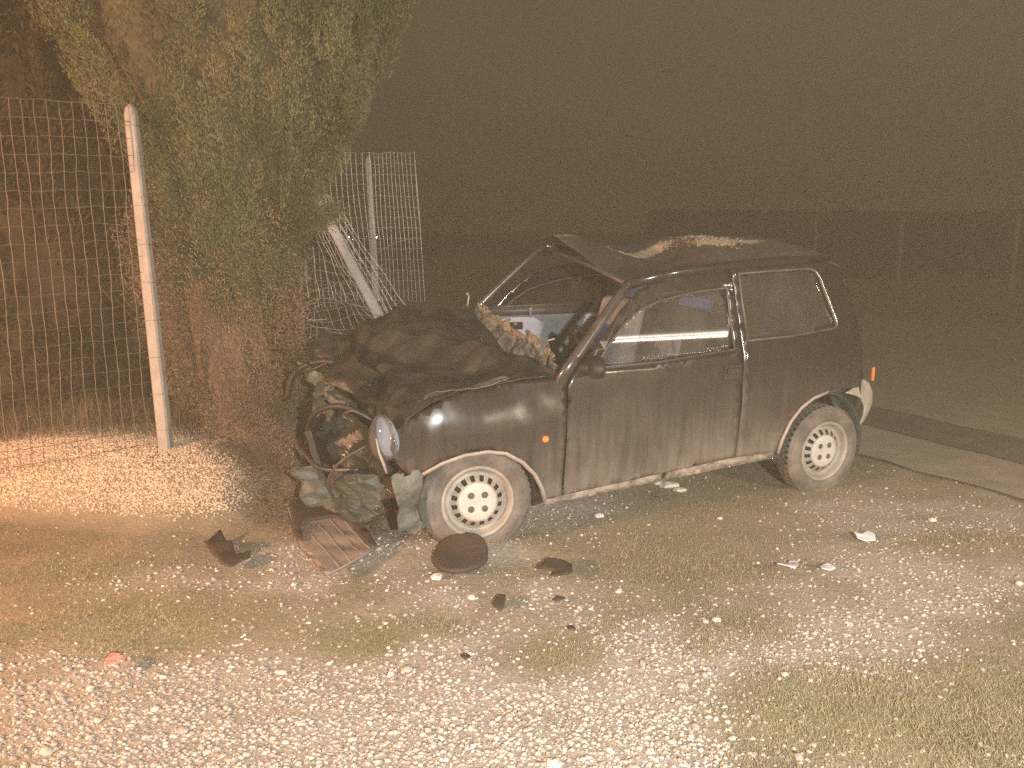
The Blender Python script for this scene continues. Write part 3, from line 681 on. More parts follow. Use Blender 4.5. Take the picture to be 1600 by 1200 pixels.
# rear fence fragment, upright, beyond the tree
rf = empty('wire_fence', (at(590, 600, 9.5).x, 9.5, 0)); tag(rf, 'broken end of wire mesh fence standing beyond the tree with upright pale post', 'fence')
loc2 = Vector(rf.location)
b = MB(); concrete_post(b, at(589, 470, 9.5)-loc2, at(575, 245, 9.5)-loc2, .065, .065)
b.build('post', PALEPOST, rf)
b = MB(); concrete_post(b, at(479, 440, 9.9)-loc2, at(473, 372, 9.9)-loc2, .05, .05); b.build('post', PALEPOST, rf)
def patch(cs, loc, wob=.012, sd=0, sag=0):
    c = [at(*q)-loc for q in cs]
    def fn(a, b):
        p = (c[0]*(1-a)+c[1]*a)*(1-b)+(c[3]*(1-a)+c[2]*a)*b
        return p+Vector((snoise((a*3, b*3, sd), 1, 1), snoise((a*3, b*3, sd), 1, 2), snoise((a*3, b*3, sd), 1, 3)))*wob*2.4+Vector((0, 0, -sag*4*a*(1-a)))
    return fn
b = MB()
wires(b, patch([(470, 236, 9.3), (576, 238, 9.42), (592, 470, 9.42), (500, 480, 9.3)], loc2, .012, 1), 11, 14, .0035, 2)
wires(b, patch([(577, 238, 9.42), (647, 239, 9.9), (664, 470, 9.9), (592, 470, 9.42)], loc2, .008, 2), 11, 14, .0035, 2)
b.tube([at(583, 245, 9.4)-loc2, at(610, 248, 9.6)-loc2, at(630, 258, 9.75)-loc2], .004, 4); b.tube([at(590, 395, 9.4)-loc2, at(620, 378, 9.6)-loc2, at(650, 372, 9.8)-loc2], .004, 4)
b.tube([at(647, 236, 9.9)-loc2, at(655, 330, 9.9)-loc2, at(664, 470, 9.9)-loc2], .006, 4)
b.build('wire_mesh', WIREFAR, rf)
# collapsed fence: leaning post with draped mesh
cf = empty('wire_fence', (at(600, 500, 6.9).x, 6.9, 0)); tag(cf, 'knocked down fence post leaning left with crumpled wire mesh draped over it', 'fence')
loc3 = Vector(cf.location)
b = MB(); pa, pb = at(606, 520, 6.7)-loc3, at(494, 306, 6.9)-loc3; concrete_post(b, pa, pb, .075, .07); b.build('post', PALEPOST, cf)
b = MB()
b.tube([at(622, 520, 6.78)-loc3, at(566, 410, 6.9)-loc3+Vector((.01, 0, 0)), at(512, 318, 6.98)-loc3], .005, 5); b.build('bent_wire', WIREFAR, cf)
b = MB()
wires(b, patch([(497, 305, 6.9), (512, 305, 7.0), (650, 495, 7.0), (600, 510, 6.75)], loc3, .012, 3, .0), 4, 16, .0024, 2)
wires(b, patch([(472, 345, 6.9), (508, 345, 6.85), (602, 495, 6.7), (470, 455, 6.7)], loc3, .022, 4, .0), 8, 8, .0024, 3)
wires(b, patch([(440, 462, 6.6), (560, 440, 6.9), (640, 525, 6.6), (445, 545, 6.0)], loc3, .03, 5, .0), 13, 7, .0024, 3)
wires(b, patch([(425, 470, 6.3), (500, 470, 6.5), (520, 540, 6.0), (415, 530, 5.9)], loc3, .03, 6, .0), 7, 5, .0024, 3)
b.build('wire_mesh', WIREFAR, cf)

# ------------------------------------------------------------------ the car (x forward, y to its left side, z up)
car = empty('wrecked_car', (-.4505, 4.396, .003), (math.radians(-1.06), math.radians(-.33), math.radians(204.29)))
tag(car, 'small black two door hatchback with crushed front, missing windscreen and dented roof', 'car')
def yL(x, z):
    y = .735 if z < .85 else .735-(z-.85)*.25
    if z < .5: y -= (.5-z)*.08
    if x > 0: y -= .12*(x/.42)**2
    if z > .56 and x > -.45: y -= 1.0*(z-.56)**2*float(sstep(-.44, -.05, x))
    if x < -2.0: y -= .12*((-x-2)/.6)**2
    return y
def side_fn(off=0, dent=0, sgn=1, sd=0):
    def f(x, z):
        y = yL(x, z)+off+.010*math.exp(-((z-.62)/.10)**2)*(1 if off == 0 else 0)
        if dent: y -= dent*(abs(snoise((x*4, z*5, sd), 1, sd))+.4*abs(snoise((x*11, z*9, sd), 1, sd)))
        return (x, sgn*y, z)
    return f
def arc(cx, cz, r, a0, a1, n, rz=None):
    rz = rz or r; return [(cx+r*math.cos(math.radians(a0+(a1-a0)*i/n)), cz+rz*math.sin(math.radians(a0+(a1-a0)*i/n))) for i in range(n+1)]
def side_parts(s):
    SD = side_fn(0, 0, s)
    # front fender
    arch_f = [(.30, .36), (.275, .41), (.19, .462), (.09, .495), (-.023, .503), (-.12, .485), (-.211, .43), (-.28, .36), (-.325, .28), (-.345, .205)]
    if s > 0:
        fo = [(-.444, .215), (-.444, .822), (-.26, .815), (-.085, .80), (.05, .785), (.162, .752), (.26, .705), (.345, .655), (.40, .60), (.41, .52), (.385, .45), (.34, .40)]+arch_f
        fender = panel('front_fender', fo, [], side_fn(0, .012, s, 3), PAINT, car, .035)
        tr = MB(); pts = [Vector(side_fn(.008, 0, s)(x, z-.008)) for x, z in arch_f[1:]]; tr.tube(pts, .013, 8, True, .6); tr.build('arch_trim', TRIM, fender, True)
        i_ = MB(); i_.lathe([(0, .016), (.010, .014), (.016, .006), (.018, 0)], 12, Matrix.Translation(SD(-.334, .526))); i_.build('side_indicator', ORANGE, fender, True)
    # door
    do = [(-.452, .222), (-.452, .80), (-.475, .835), (-.62, .975), (-.78, 1.14), (-.90, 1.238), (-1.05, 1.285), (-1.25, 1.318), (-1.488, 1.336), (-1.50, 1.15), (-1.515, .90), (-1.520, .72), (-1.520, .305)]
    dh = [(-.60, .862), (-.70, .98), (-.80, 1.075), (-.894, 1.135), (-1.0, 1.172), (-1.15, 1.203), (-1.30, 1.222), (-1.455, 1.236), (-1.462, 1.06), (-1.468, .908), (-1.0, .872)]
    door = panel('door', do, [dh], side_fn(.004, .004 if s > 0 else 0, s, 5), PAINT, car, .045)
    # pane
    pane = panel('window_pane', [(x, z) for x, z in dh], [], lambda x, z: (x, s*(yL(x, .98)-.016-.155*(z-.985)-.85*(z-.985)**2), z), DOORGLASS if s > 0 else CLEARG, door, .03, .003)
    sl = MB(); sl.tube([Vector((x, s*(yL(x, z)+.004), z)) for x, z in dh+[dh[0]]], .007, 6); sl.build('window_seal', SEALM, door, True)
    wl = MB(); wl.tube([Vector((x, s*(yL(x, .89)+.010), z)) for x, z in ((-.60, .852), (-1.0, .864), (-1.47, .899))], .012, 6, True, .5); wl.build('waist_strip', PLASTIC, door, True)
    if s > 0:
        h = MB(); h.box((-1.452, yL(-1.45, .78)+.008, .79), (.115, .012, .085)); h.build('handle_plate', PLASTIC, door, False, .006)
        h = MB(); h.box((-1.445, yL(-1.45, .78)+.022, .80), (.085, .016, .030)); h.lathe([(0, .014), (.011, .013), (.012, 0)], 12, Matrix.Translation((-1.495, yL(-1.5, .78)+.012, .792))); h.build('door_handle', PLASTIC, door, False, .004)
        m_ = MB(); mm = Matrix.Rotation(math.radians(-18), 3, 'Z')
        mv = bmesh.new(); bmesh.ops.create_icosphere(mv, subdivisions=3, radius=1)
        vs = [Vector((v.co.x*.055, v.co.y*.105, v.co.z*.062)) for v in mv.verts]
        vs = [Vector((max(min(v.x, .035), -.03), v.y, max(min(v.z, .046), -.046))) for v in vs]
        m_.add([mm @ v+Vector((-.555, .825, .885)) for v in vs], [tuple(q.index for q in f.verts) for f in mv.faces]); mv.free()
        m_.tube([(-.53, .70, .86), (-.55, .76, .87), (-.555, .80, .88)], [.035, .028, .022], 8)
        m_.build('wing_mirror', PLASTIC, door, True)
    # sill
    so = [(-.35, .20), (-.452, .213), (-1.52, .297), (-1.80, .318), (-1.815, .262), (-1.3, .232), (-.9, .208), (-.45, .178), (-.36, .165)]
    panel('sill', so, [], side_fn(-.006, .006, s, 9), PAINTSILL, car, .05)
    # quarter panel
    arch_r = [(-1.822, .30), (-1.838, .38), (-1.885, .485), (-1.95, .555), (-2.035, .605), (-2.147, .632), (-2.26, .640), (-2.36, .630), (-2.43, .625), (-2.48, .63)]
    qo = [(-1.527, .30), (-1.527, .90), (-1.512, 1.15), (-1.498, 1.338), (-1.8, 1.362), (-2.05, 1.376), (-2.2, 1.378), (-2.29, 1.352), (-2.345, 1.29), (-2.395, 1.20), (-2.45, 1.02), (-2.485, .80), (-2.51, .68)]+arch_r[::-1]
    qh = [(-1.565, .952), (-1.552, 1.15), (-1.543, 1.308), (-1.80, 1.322), (-2.05, 1.33), (-2.095, 1.318), (-2.125, 1.28), (-2.175, 1.16), (-2.232, 1.03), (-2.232, 1.005), (-2.20, .99), (-1.85, .962)]
    q = panel('quarter_panel', qo, [qh], SD, PAINT, car, .045)
    panel('quarter_window', qh, [], lambda x, z: (x, s*(yL(x, z)-.010), z), QGLASS, q, .06, .003)
    sl = MB(); sl.tube([Vector((x, s*(yL(x, z)+.004), z)) for x, z in qh+[qh[0]]], .0085, 6); sl.build('window_seal', SEALM, q, True)
    sl = MB(); sl.tube([Vector((x, s*(yL(x, z)+.012), z)) for x, z in qh[5:10]], .0045, 6); sl.build('bright_strip', CHROMESTRIP, q, True)
    tr = MB(); tr.tube([Vector(side_fn(.010, 0, s)(x-.004, z-.004)) for x, z in arch_r[:6]], .016, 8, True, .6); tr.build('arch_trim', TRIM, q, True)
    # A pillar and roof rail (swept)
    if s > 0: pp = [(-.415, .715, .80), (-.50, .70, .90), (-.62, .672, 1.03), (-.75, .638, 1.165), (-.86, .60, 1.262)]
    else: pp = [(-.46, -.67, .90), (-.53, -.64, 1.03), (-.67, -.61, 1.17), (-.82, -.58, 1.31), (-.95, -.55, 1.42)]
    pl = MB(); pl.tube(pp, [.040, .036, .032, .030, .028] if s > 0 else [.05, .036, .028, .022, .02], 10, True, .8); pl.build('windscreen_pillar', PILLARM, car, True)
    rl = MB(); rl.tube([(pp[-1][0], pp[-1][1], pp[-1][2]), (-1.15, s*.618, 1.318 if s > 0 else 1.39), (-1.5, s*.607, 1.348 if s > 0 else 1.37), (-1.9, s*.60, 1.372), (-2.2, s*.588, 1.380)], [.032, .034, .032, .032, .028], 10, True, .8)
    rl.build('roof_rail', PAINT, car, True)
PAINTSILL = simple('mud_covered_sill', [(.06, .05, .04), (.26, .21, .17), (.45, .37, .30)], 10, .9, 0, .6, 50, stretch=(1, 1, 2))
side_parts(1); side_parts(-1)
# roof with its dents
def roof_z(x, y):
    t = (-x-.87)/1.33
    rail = 1.275+(.08*min(1, max(0, (-x-.87)/.6)))+.03*max(0, min(1, (-x-1.45)/.6))
    if x < -2.05: rail -= .35*(-x-2.05)**1.5
    fr = min(1., max(0., 1-(-x-.87)/.75)); far = min(1., max(0., (-y+.58)/1.16))
    z = rail+.118*(1-(abs(y)/.60)**2.4)*(1-.75*fr)
    z += fr**1.1*.155*far**1.1
    z += .07*math.exp(-(((x+.98)/.20)**2+((y+.42)/.24)**2))+.035*math.exp(-(((x+1.02)/.18)**2+((y+.05)/.25)**2))
    z -= .075*math.exp(-(((x+1.34)/.20)**2+((y-.06)/.30)**2))
    z -= .05*math.exp(-(((x+1.05)/.16)**2+((y-.36)/.2)**2))
    z += .02*math.exp(-(((x+1.62)/.22)**2+((y+.05)/.3)**2))
    e = 1-(abs(y)/.60)**4
    z += e*.012*(abs(snoise((x*3.5, y*4, 0), 1, 2))-.2)
    return z
def roof_fn(a, b):
    y = .60-1.20*b; x0 = -.845-.10*b; x = x0+(-2.30-x0)*a - .10*a*a*(1-(y/.6)**2)
    return (x, y, roof_z(x, y))
roof = grid_obj('roof', roof_fn, 60, 48, ROOFP, car, .005)
mud = []
for v in roof.data.vertices:
    x, y, z = v.co; m = 0
    def g(cx, cy, sx, sy, rot=0):
        dx, dy = x-cx, y-cy; c, s = math.cos(rot), math.sin(rot); return math.exp(-(((dx*c+dy*s)/sx)**2+((-dx*s+dy*c)/sy)**2))
    m = max(.85*g(-1.33, .0, .24, .09, .1), .95*g(-1.66, .25, .12, .14, .4), .85*g(-1.70, .04, .09, .13, .3), .75*g(-1.86, .30, .16, .06, .1), .6*g(-1.05, -.34, .16, .08, 0))
    mud.append(.85*m)
a_ = roof.data.attributes.new('mud', 'FLOAT', 'POINT'); a_.data.foreach_set('value', mud)
# crumbs of mud on the roof
b = MB()
for i in range(420):
    if i % 3: x = random.gauss(-1.69, .08); y = random.gauss(.20, .10)
    else: x = random.gauss(-1.36, .12); y = random.gauss(0, .04)
    z = roof_z(x, y)+.004; r = random.uniform(.002, .008)
    b.add([(x+ICO[k][0]*r*random.uniform(.7, 1.2), y+ICO[k][1]*r, z+ICO[k][2]*r*.7) for k in range(12)], [tuple(f) for f in ICF.tolist()])
o = b.build('mud_crumbs', MUD, roof); tag(o, kind='stuff')
# header, cross members
h = MB(); h.tube([(-.865, .57, 1.262), (-.885, .2, 1.325), (-.915, -.2, 1.375), (-.95, -.55, 1.415)], .016, 8, True, .7); h.build('windscreen_header', SEALM, car, True)
# tailgate
def tg_fn(a, b):
    s = 2*b-1; z = 1.385-.93*a; xo = np.interp(z, [.45, .62, .80, 1.02, 1.20, 1.29, 1.385], [-2.53, -2.52, -2.485, -2.45, -2.395, -2.345, -2.24])
    yy = yL(xo, z)-.004; return (xo-.10*(1-s*s)+.0, -s*yy, z+.05*(1-s*s)*(1-a))
def tg_hole(a, b): return .10 < a < .44 and .10 < b < .90
tg = grid_obj('tailgate', tg_fn, 24, 24, PAINT, car, .005, True, tg_hole)
grid_obj('rear_window', lambda a, b: Vector(tg_fn(.09+.36*a, .09+.82*b))+Vector((.006, 0, 0)), 8, 12, QGLASS, tg)
for s in (1, -1):
    t_ = MB(); t_.box((-2.53, s*.46, .74), (.05, .13, .20)); t_.build('tail_light', simple('dark_red_lens', [(.20, .01, .01), (.35, .02, .02)], 9, .25, 0, 0), car, False, .01)
# rear bumper, torn off line, light grey corner wrapping the rear left
def rb_fn(a, b):
    th = -PI*.5+PI*a; z = .34+.25*b
    prof = .05*math.sin(PI*b)
    x = -2.46-(.20+prof)*abs(math.cos(th))**.6; y = (-math.sin(th))*(.56+.02*b)-.04
    return (x, y, z)
rb = grid_obj('rear_bumper', rb_fn, 40, 10, BUMPGREY, car, .006)
cres = [(-2.34, .60), (-2.43, .625), (-2.52, .628), (-2.60, .640), (-2.665, .632), (-2.735, .60), (-2.765, .545), (-2.75, .47), (-2.70, .385), (-2.655, .330), (-2.625, .325), (-2.625, .40), (-2.595, .48), (-2.53, .545), (-2.44, .575)]
panel('bumper_corner', cres, [], lambda x, z: (x, .668-.55*max(0, -x-2.40)+.05*math.sin(PI*min(1, max(0, (z-.32)/.32))), z), BUMPGREY, car, .025, .012)
panel('rear_inner_liner', [(-2.30, .62), (-2.62, .62), (-2.66, .50), (-2.62, .34), (-2.50, .30), (-2.38, .42)], [], lambda x, z: (x, .60-.5*max(0, -x-2.40), z), LINERG, car, .06, .01)
r_ = MB(); r_.box((-2.655, .60, .68), (.018, .016, .085)); r_.build('side_reflector', ORANGE, car, False, .004)
# wheel housings
for s in (1, -1):
    for cx, cz, nm, R_ in ((-2.17, .30, 'rear_wheel_liner', .335), (0.0, .25, 'front_wheel_liner', .30)):
        def lf(a, b, cx=cx, cz=cz, R_=R_, s=s):
            th = math.radians(-15+210*a); return (cx-R_*math.cos(th), s*((yL(cx, .5)-.035)-.28*b), cz+R_*.92*math.sin(th))
        grid_obj('wheel_liner', lf, 20, 4, LINERG if cx < -1 else PLASTIC, car, .004)
        def lw(a, b, cx=cx, cz=cz, R_=R_, s=s):
            th = math.radians(-15+210*a); return (cx-R_*math.cos(th)*b, s*(yL(cx, .5)-.315), cz+R_*.92*math.sin(th)*b)
        grid_obj('wheel_housing', lw, 20, 3, LINERG if cx < -1 else PLASTIC, car, .004)
BOLTM = simple('bolt_grey', [(.06, .05, .045), (.13, .11, .10)], 60, .7, .2, 0)
# wheels
def wheel(x, y, z, s, steer=0, camber=0):
    M = Matrix.Translation((x, y, z)) @ Matrix.Rotation(math.radians(steer), 4, 'Z') @ Matrix.Rotation(math.radians(camber), 4, 'X')
    if s < 0: M = M @ Matrix.Rotation(PI, 4, 'Z')
    w_ = empty('wheel'); w_.parent = car; w_.matrix_local = M
    t = MB(); t.lathe([(.168, -.11), (.20, -.128), (.235, -.128), (.256, -.112), (.265, -.095), (.267, -.05), (.2665, 0), (.267, -.01), (.265, -.012), (.256, .006), (.246, .014), (.236, .017), (.226, .0165), (.224, .0185), (.205, .020), (.188, .016), (.176, .008), (.170, .0)], 64)
    t.build('tyre', RUBBER, w_, True)
    tb = MB()
    for k in range(48):
        a = 2*PI*k/48
        for hh, dx in ((-.085, 0), (-.05, .5), (-.018, 0)):
            aa = a+dx*2*PI/48; c = Vector((.2675*math.cos(aa), hh, .2675*math.sin(aa))); tb.box(c, (.006, .026, .020), Matrix.Rotation(-aa, 3, 'Y'))
    o = tb.build('tread_blocks', RUBBER, w_); tag(o, kind='stuff')
    # rim with slots
    seg = 96; prof = [(.176, .004), (.178, .012), (.170, .014), (.164, .006), (.158, -.022), (.146, -.030), (.134, -.030), (.126, -.022), (.100, -.004), (.094, 0)]
    vs, fs = [], []
    for r0, h0 in prof:
        for k in range(seg): a = 2*PI*(k+.5)/seg; vs.append((r0*math.cos(a), h0, r0*math.sin(a)))
    for i in range(len(prof)-1):
        for k in range(seg):
            if i == 7 and k % 6 in (1, 2, 3): continue
            k2 = (k+1) % seg; fs.append((i*seg+k, (i+1)*seg+k, (i+1)*seg+k2, i*seg+k2))
    rim = mesh_obj('rim', vs, fs, RIMM, w_, True); md = rim.modifiers.new('solid', 'SOLIDIFY'); md.thickness = .004; md.offset = 1
    d = MB(); d.lathe([(.17, -.05), (.08, -.05), (0.001, -.03)], 32); d.build('brake_drum', DARKHOLE, w_, True)
    c = MB(); c.lathe([(.098, -.004), (.094, .003), (.088, .006), (.05, .007), (.001, .007)], 48); hub = c.build('hub_cap', HUBM, w_, True)
    for k in range(4):
        a = PI/4+k*PI/2; bl = MB(); bl.lathe([(.0165, .0075), (.0165, .0086), (.010, .0095), (.001, .0098)], 14, Matrix.Translation((.048*math.cos(a), 0, .048*math.sin(a))))
        bl.build('bolt_recess', BOLTM, w_, False)
    return w_
wheel(.007, .700, .238, 1, -9, 2)
wheel(-2.20, .700, .262, 1, 0, -1)
wheel(-2.20, -.700, .262, -1); wheel(.0, -.68, .25, -1, 5)
# front of the car: folded bonnet
HC = [  # rows: from cowl to nose; columns y=.66 .35 0 -.35 -.62 ; values (x,z)
 [(-.42, .825), (-.47, .81), (-.47, .83), (-.47, .92), (-.48, 1.03)],
 [(-.25, .82), (-.26, .83), (-.25, .88), (-.26, .97), (-.30, 1.05)],
 [(-.08, .80), (-.08, .80), (-.05, .86), (-.06, .98), (-.10, 1.04)],
 [(.09, .785), (.11, .76), (.13, .83), (.10, .95), (.08, .99)],
 [(.24, .73), (.27, .72), (.28, .80), (.24, .92), (.22, .95)],
 [(.34, .67), (.36, .64), (.36, .72), (.34, .80), (.34, .82)],
 [(.36, .60), (.37, .52), (.38, .56), (.40, .60), (.38, .62)]]
YC = [.66, .35, 0, -.35, -.62]
def hood_fn(a, b):
    i = a*6; i0 = min(int(i), 5); f = i-i0; j = b*4; j0 = min(int(j), 3); g = j-j0
    def q(i, j): return Vector((HC[i][j][0], YC[j], HC[i][j][1]))
    p = (q(i0, j0)*(1-f)+q(i0+1, j0)*f)*(1-g)+(q(i0, j0+1)*(1-f)+q(i0+1, j0+1)*f)*g
    e = min(1, 6*b)
    r = (foldh(p*6.5, 5)-.45)*.17+.008*snoise(p*9, 1, 2)
    return p+Vector((.4*r*e, 0, r*e))+Vector((0, .03*snoise(p*4, 1, 11)*e, 0))
bon = grid_obj('bonnet', hood_fn, 90, 90, BENT, car, .005, False)
crumple('fender_edge_flap', (.26, .66, .755), (-.16, .70, .835), (-.16, .64, .845), (.24, .60, .735), GREYSHEET, car, .018, 9, 16, 4, .003, .2)
# engine bay / crushed nose
crumple('inner_wing', (.38, .50, .30), (-.30, .56, .35), (-.35, .60, .80), (.36, .56, .64), BENT, car, .03, 6, 18, 11)
crumple('front_panel', (.42, .60, .28), (.62, .10, .25), (.60, .05, .66), (.42, .50, .62), BENT, car, .10, 4.5, 24, 21)
crumple('radiator_support', (.60, .15, .22), (.50, -.55, .25), (.46, -.60, .70), (.58, .10, .66), TEALSHEET, car, .11, 4.5, 26, 31)
crumple('grille_panel', (.66, .20, .48), (.60, -.35, .50), (.52, -.40, .62), (.60, .16, .62), TEALSHEET, car, .06, 7, 20, 41, .004, .5)
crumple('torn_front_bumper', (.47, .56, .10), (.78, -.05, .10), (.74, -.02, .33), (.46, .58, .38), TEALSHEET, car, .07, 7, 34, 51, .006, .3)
crumple('bonnet_front_edge', (.44, .38, .66), (.60, -.50, .74), (.42, -.60, .92), (.38, .36, .80), BENT, car, .09, 5, 26, 61)
crumple('crossmember', (.55, -.05, .60), (.62, -.55, .68), (.58, -.66, .78), (.52, -.10, .70), GREYSHEET, car, .06, 8, 18, 71, .004, .6)
crumple('bumper_fragment', (.40, .675, .12), (.28, .685, .10), (.27, .675, .43), (.425, .66, .43), GREYSHEET, car, .022, 9, 14, 81, .005, .25)
crumple('torn_wheel_liner', (.30, .66, .10), (.19, .655, .14), (.15, .665, .46), (.30, .665, .46), TEALSHEET, car, .012, 8, 14, 91, .004, .2)
# engine block behind the nose
e_ = MB(); e_.box((.18, -.05, .45), (.34, .50, .40)); e_.box((.12, .10, .70), (.30, .32, .08)); e_.tube([(.30, .2, .62), (.36, 0, .66), (.30, -.3, .64)], .03, 8); e_.build('engine', CABIN, car, False, .02)
# torn hoses, brackets and radiator
for pts, r, nm, mt in (
    ([(.42, .30, .60), (.56, .24, .66), (.66, .10, .60), (.68, -.02, .46)], .015, 'radiator_hose', PLASTIC),
    ([(.36, -.20, .74), (.52, -.30, .80), (.66, -.44, .72), (.70, -.50, .56)], .018, 'radiator_hose', PLASTIC),
    ([(.48, .44, .50), (.60, .40, .42), (.64, .30, .30), (.60, .22, .18)], .007, 'loose_cable', SEALM),
    ([(.44, .50, .62), (.54, .46, .68), (.58, .36, .64)], .005, 'loose_cable', SEALM),
    ([(.55, -.10, .82), (.66, -.22, .76), (.70, -.34, .80)], .007, 'bent_bracket', BENT),
    ([(.50, .36, .36), (.66, .20, .34), (.72, .00, .40)], .012, 'bent_bracket', BENT)):
    q, _r = resamp(pts, [r]*len(pts), 5); b = MB(); b.tube(q, r, 8); b.build(nm, mt, car, True)
ra = MB(); MR = Matrix.Rotation(math.radians(-22), 3, 'Z') @ Matrix.Rotation(math.radians(14), 3, 'Y')
ra.box((.60, -.02, .40), (.03, .40, .26), MR); rad_o = ra.build('radiator', PLASTIC, car, False, .004)
fm = MB()
for k in range(22): fm.box(Vector((.60, -.02, .40))+MR @ Vector((.018, 0, -.12+.24*k/21)), (.006, .37, .004), MR)
tag(fm.build('radiator_fins', GREYSHEET, rad_o), kind='stuff')
# headlight hanging loose
hl = bmesh.new(); bmesh.ops.create_icosphere(hl, subdivisions=4, radius=1)
Mh = Matrix.Translation((.445, .615, .565)) @ Matrix.Rotation(math.radians(30), 4, 'Z') @ Matrix.Rotation(math.radians(10), 4, 'X')
def hshape(v, k=1.0):
    x, y, z = v.co; wz = .112*(1+.12*(z)); wy = .082*(1-.12*z)
    xx = x*.045 if x > 0 else x*.075
    return Mh @ Vector((xx*k, y*wy*k, z*wz*k))
vsl = [hshape(v) for v in hl.verts]; fsl = [tuple(q.index for q in f.verts) for f in hl.faces if f.calc_center_median().x > -.12]
lens = mesh_obj('headlight', vsl, fsl, LENS, car, True)
fsr = [tuple(q.index for q in f.verts) for f in hl.faces if f.calc_center_median().x < .05]
mesh_obj('reflector', [hshape(v, .94) for v in hl.verts], fsr, REFLECTOR, lens, True); hl.free()
b = MB(); b.tube([Mh @ Vector((.046, .006, .02)), Mh @ Vector((.046, .012, -.05)), Mh @ Vector((.030, .014, -.105)), Mh @ Vector((.02, .014, -.15))], [.006, .009, .010, .006], 6, True, .6)
b.build('broken_lens_frame', TRIM, lens, True)
# cowl / dashboard edge crushed into the screen opening
def cowl_fn(a, b):
    p0 = Vector((-.46, .66, .80)); p1 = Vector((-.55, .05, .76)); p2 = Vector((-.52, -.62, 1.03))
    c = (p0*(1-a)**2+p1*2*a*(1-a)+p2*a*a); wd = .08+.10*math.sin(PI*min(1, a*1.05))
    d = Vector((-.35, 0, .55))*wd*2.0*(b-.35)+Vector((0, 0, -.02))
    q = c+d; r = abs(snoise(q*9, 1, 3))*.05+abs(snoise(q*24, 1, 4))*.018
    return q+Vector((r, 0, r*.6))
grid_obj('crushed_cowl', cowl_fn, 70, 12, WRECKSTRIP, car, .010, False, lambda a, b: (b > .85 or b < .1) and snoise((a*20, b*3, 0), 1, 9) > .05)
crumple('bent_scuttle_strip', (-.40, -.42, .915), (-.39, -.08, .82), (-.36, -.06, .85), (-.36, -.40, .955), WRECKSTRIP, car, .014, 14, 14, 14, .005, .5)
d_ = MB(); d_.box((-.60, .0, .70), (.28, 1.15, .18)); d_.box((-.52, 0, .62), (.2, 1.2, .3)); d_.build('dashboard', CABIN, car, False, .03)
sw = MB(); 
for i in range(24): pass
R0 = Matrix.Translation((-.80, .33, .86)) @ Matrix.Rotation(math.radians(-62), 4, 'Y')
sw.tube([R0 @ Vector((.17*math.cos(2*PI*i/24), .17*math.sin(2*PI*i/24), 0)) for i in range(25)], .014, 8, False)
for an in (0, 120, 240): sw.tube([R0 @ Vector((0, 0, -.02)), R0 @ Vector((.165*math.cos(math.radians(an+90)), .165*math.sin(math.radians(an+90)), 0))], .013, 6)
sw.tube([R0 @ Vector((0, 0, .02)), R0 @ Vector((0, 0, -.25))], .035, 10); sw.build('steering_wheel', PLASTIC, car, True)
wpr = MB(); wpr.tube([(-.44, -.60, 1.03), (-.46, -.62, 1.10), (-.45, -.60, 1.13), (-.43, -.58, 1.125)], .006, 5); wpr.build('wiper_arm', TRIM, car, True)
wpr = MB(); wpr.tube([(-.56, .02, .86), (-.62, .16, .92), (-.64, .22, .94)], .005, 5); wpr.build('wiper_arm', TRIM, car, True)
# interior
f_ = MB(); f_.box((-1.45, 0, .25), (1.9, 1.30, .03)); f_.box((-.42, 0, .55), (.02, 1.28, .6)); f_.build('cabin_floor', CABIN, car)
def cushion(nm, c, d, rot, mat, parent, bev=.04, top=1.0):
    b = MB(); b.box((0, 0, 0), d); 
    vs = [Vector(v) for v in b.v]
    for v in vs:
        if v.z > 0: v.y *= top
    b.v = [tuple(Matrix.Rotation(math.radians(rot), 3, 'Y') @ v+Vector(c)) for v in vs]
    o = b.build(nm, mat, parent, True); m = o.modifiers.new('bevel', 'BEVEL'); m.width = bev; m.segments = 4; return o
for s in (1, -1):
    st = empty('front_seat'); st.parent = car
    cushion('seat_cushion', (-1.02, s*.33, .50), (.50, .46, .16), 6, SEATDARK, st)
    cushion('backrest', (-1.36, s*.33, .82), (.13, .46, .58), -14, SEATGREY if s < 0 else SEATDARK, st, .05, .85)
    cushion('backrest_insert', (-1.30, s*.33, .76), (.06, .30, .36), -14, SEATBLUE if s < 0 else SEATLILAC, st, .025, .85)
    cushion('headrest', (-1.50, s*.33, 1.15), (.09, .26, .15), -14, SEATBLUE, st, .04)
rs = empty('rear_seat'); rs.parent = car
cushion('seat_cushion', (-1.92, 0, .56), (.48, 1.10, .16), 6, SEATDARK, rs); cushion('backrest', (-2.14, .38, .86), (.12, .42, .40), -18, BRIGHTBLUE, rs); cushion('side_bolster', (-2.12, .52, .90), (.26, .10, .22), 8, BRIGHTBLUE, rs); cushion('backrest', (-2.12, -.30, .86), (.12, .52, .46), -18, SEATDARK, rs)
sb = MB(); sb.box((-1.50, .60, .95), (.045, .004, .75), Matrix.Rotation(math.radians(3), 3, 'Y')); sb.build('seat_belt', SEATDARK, car)
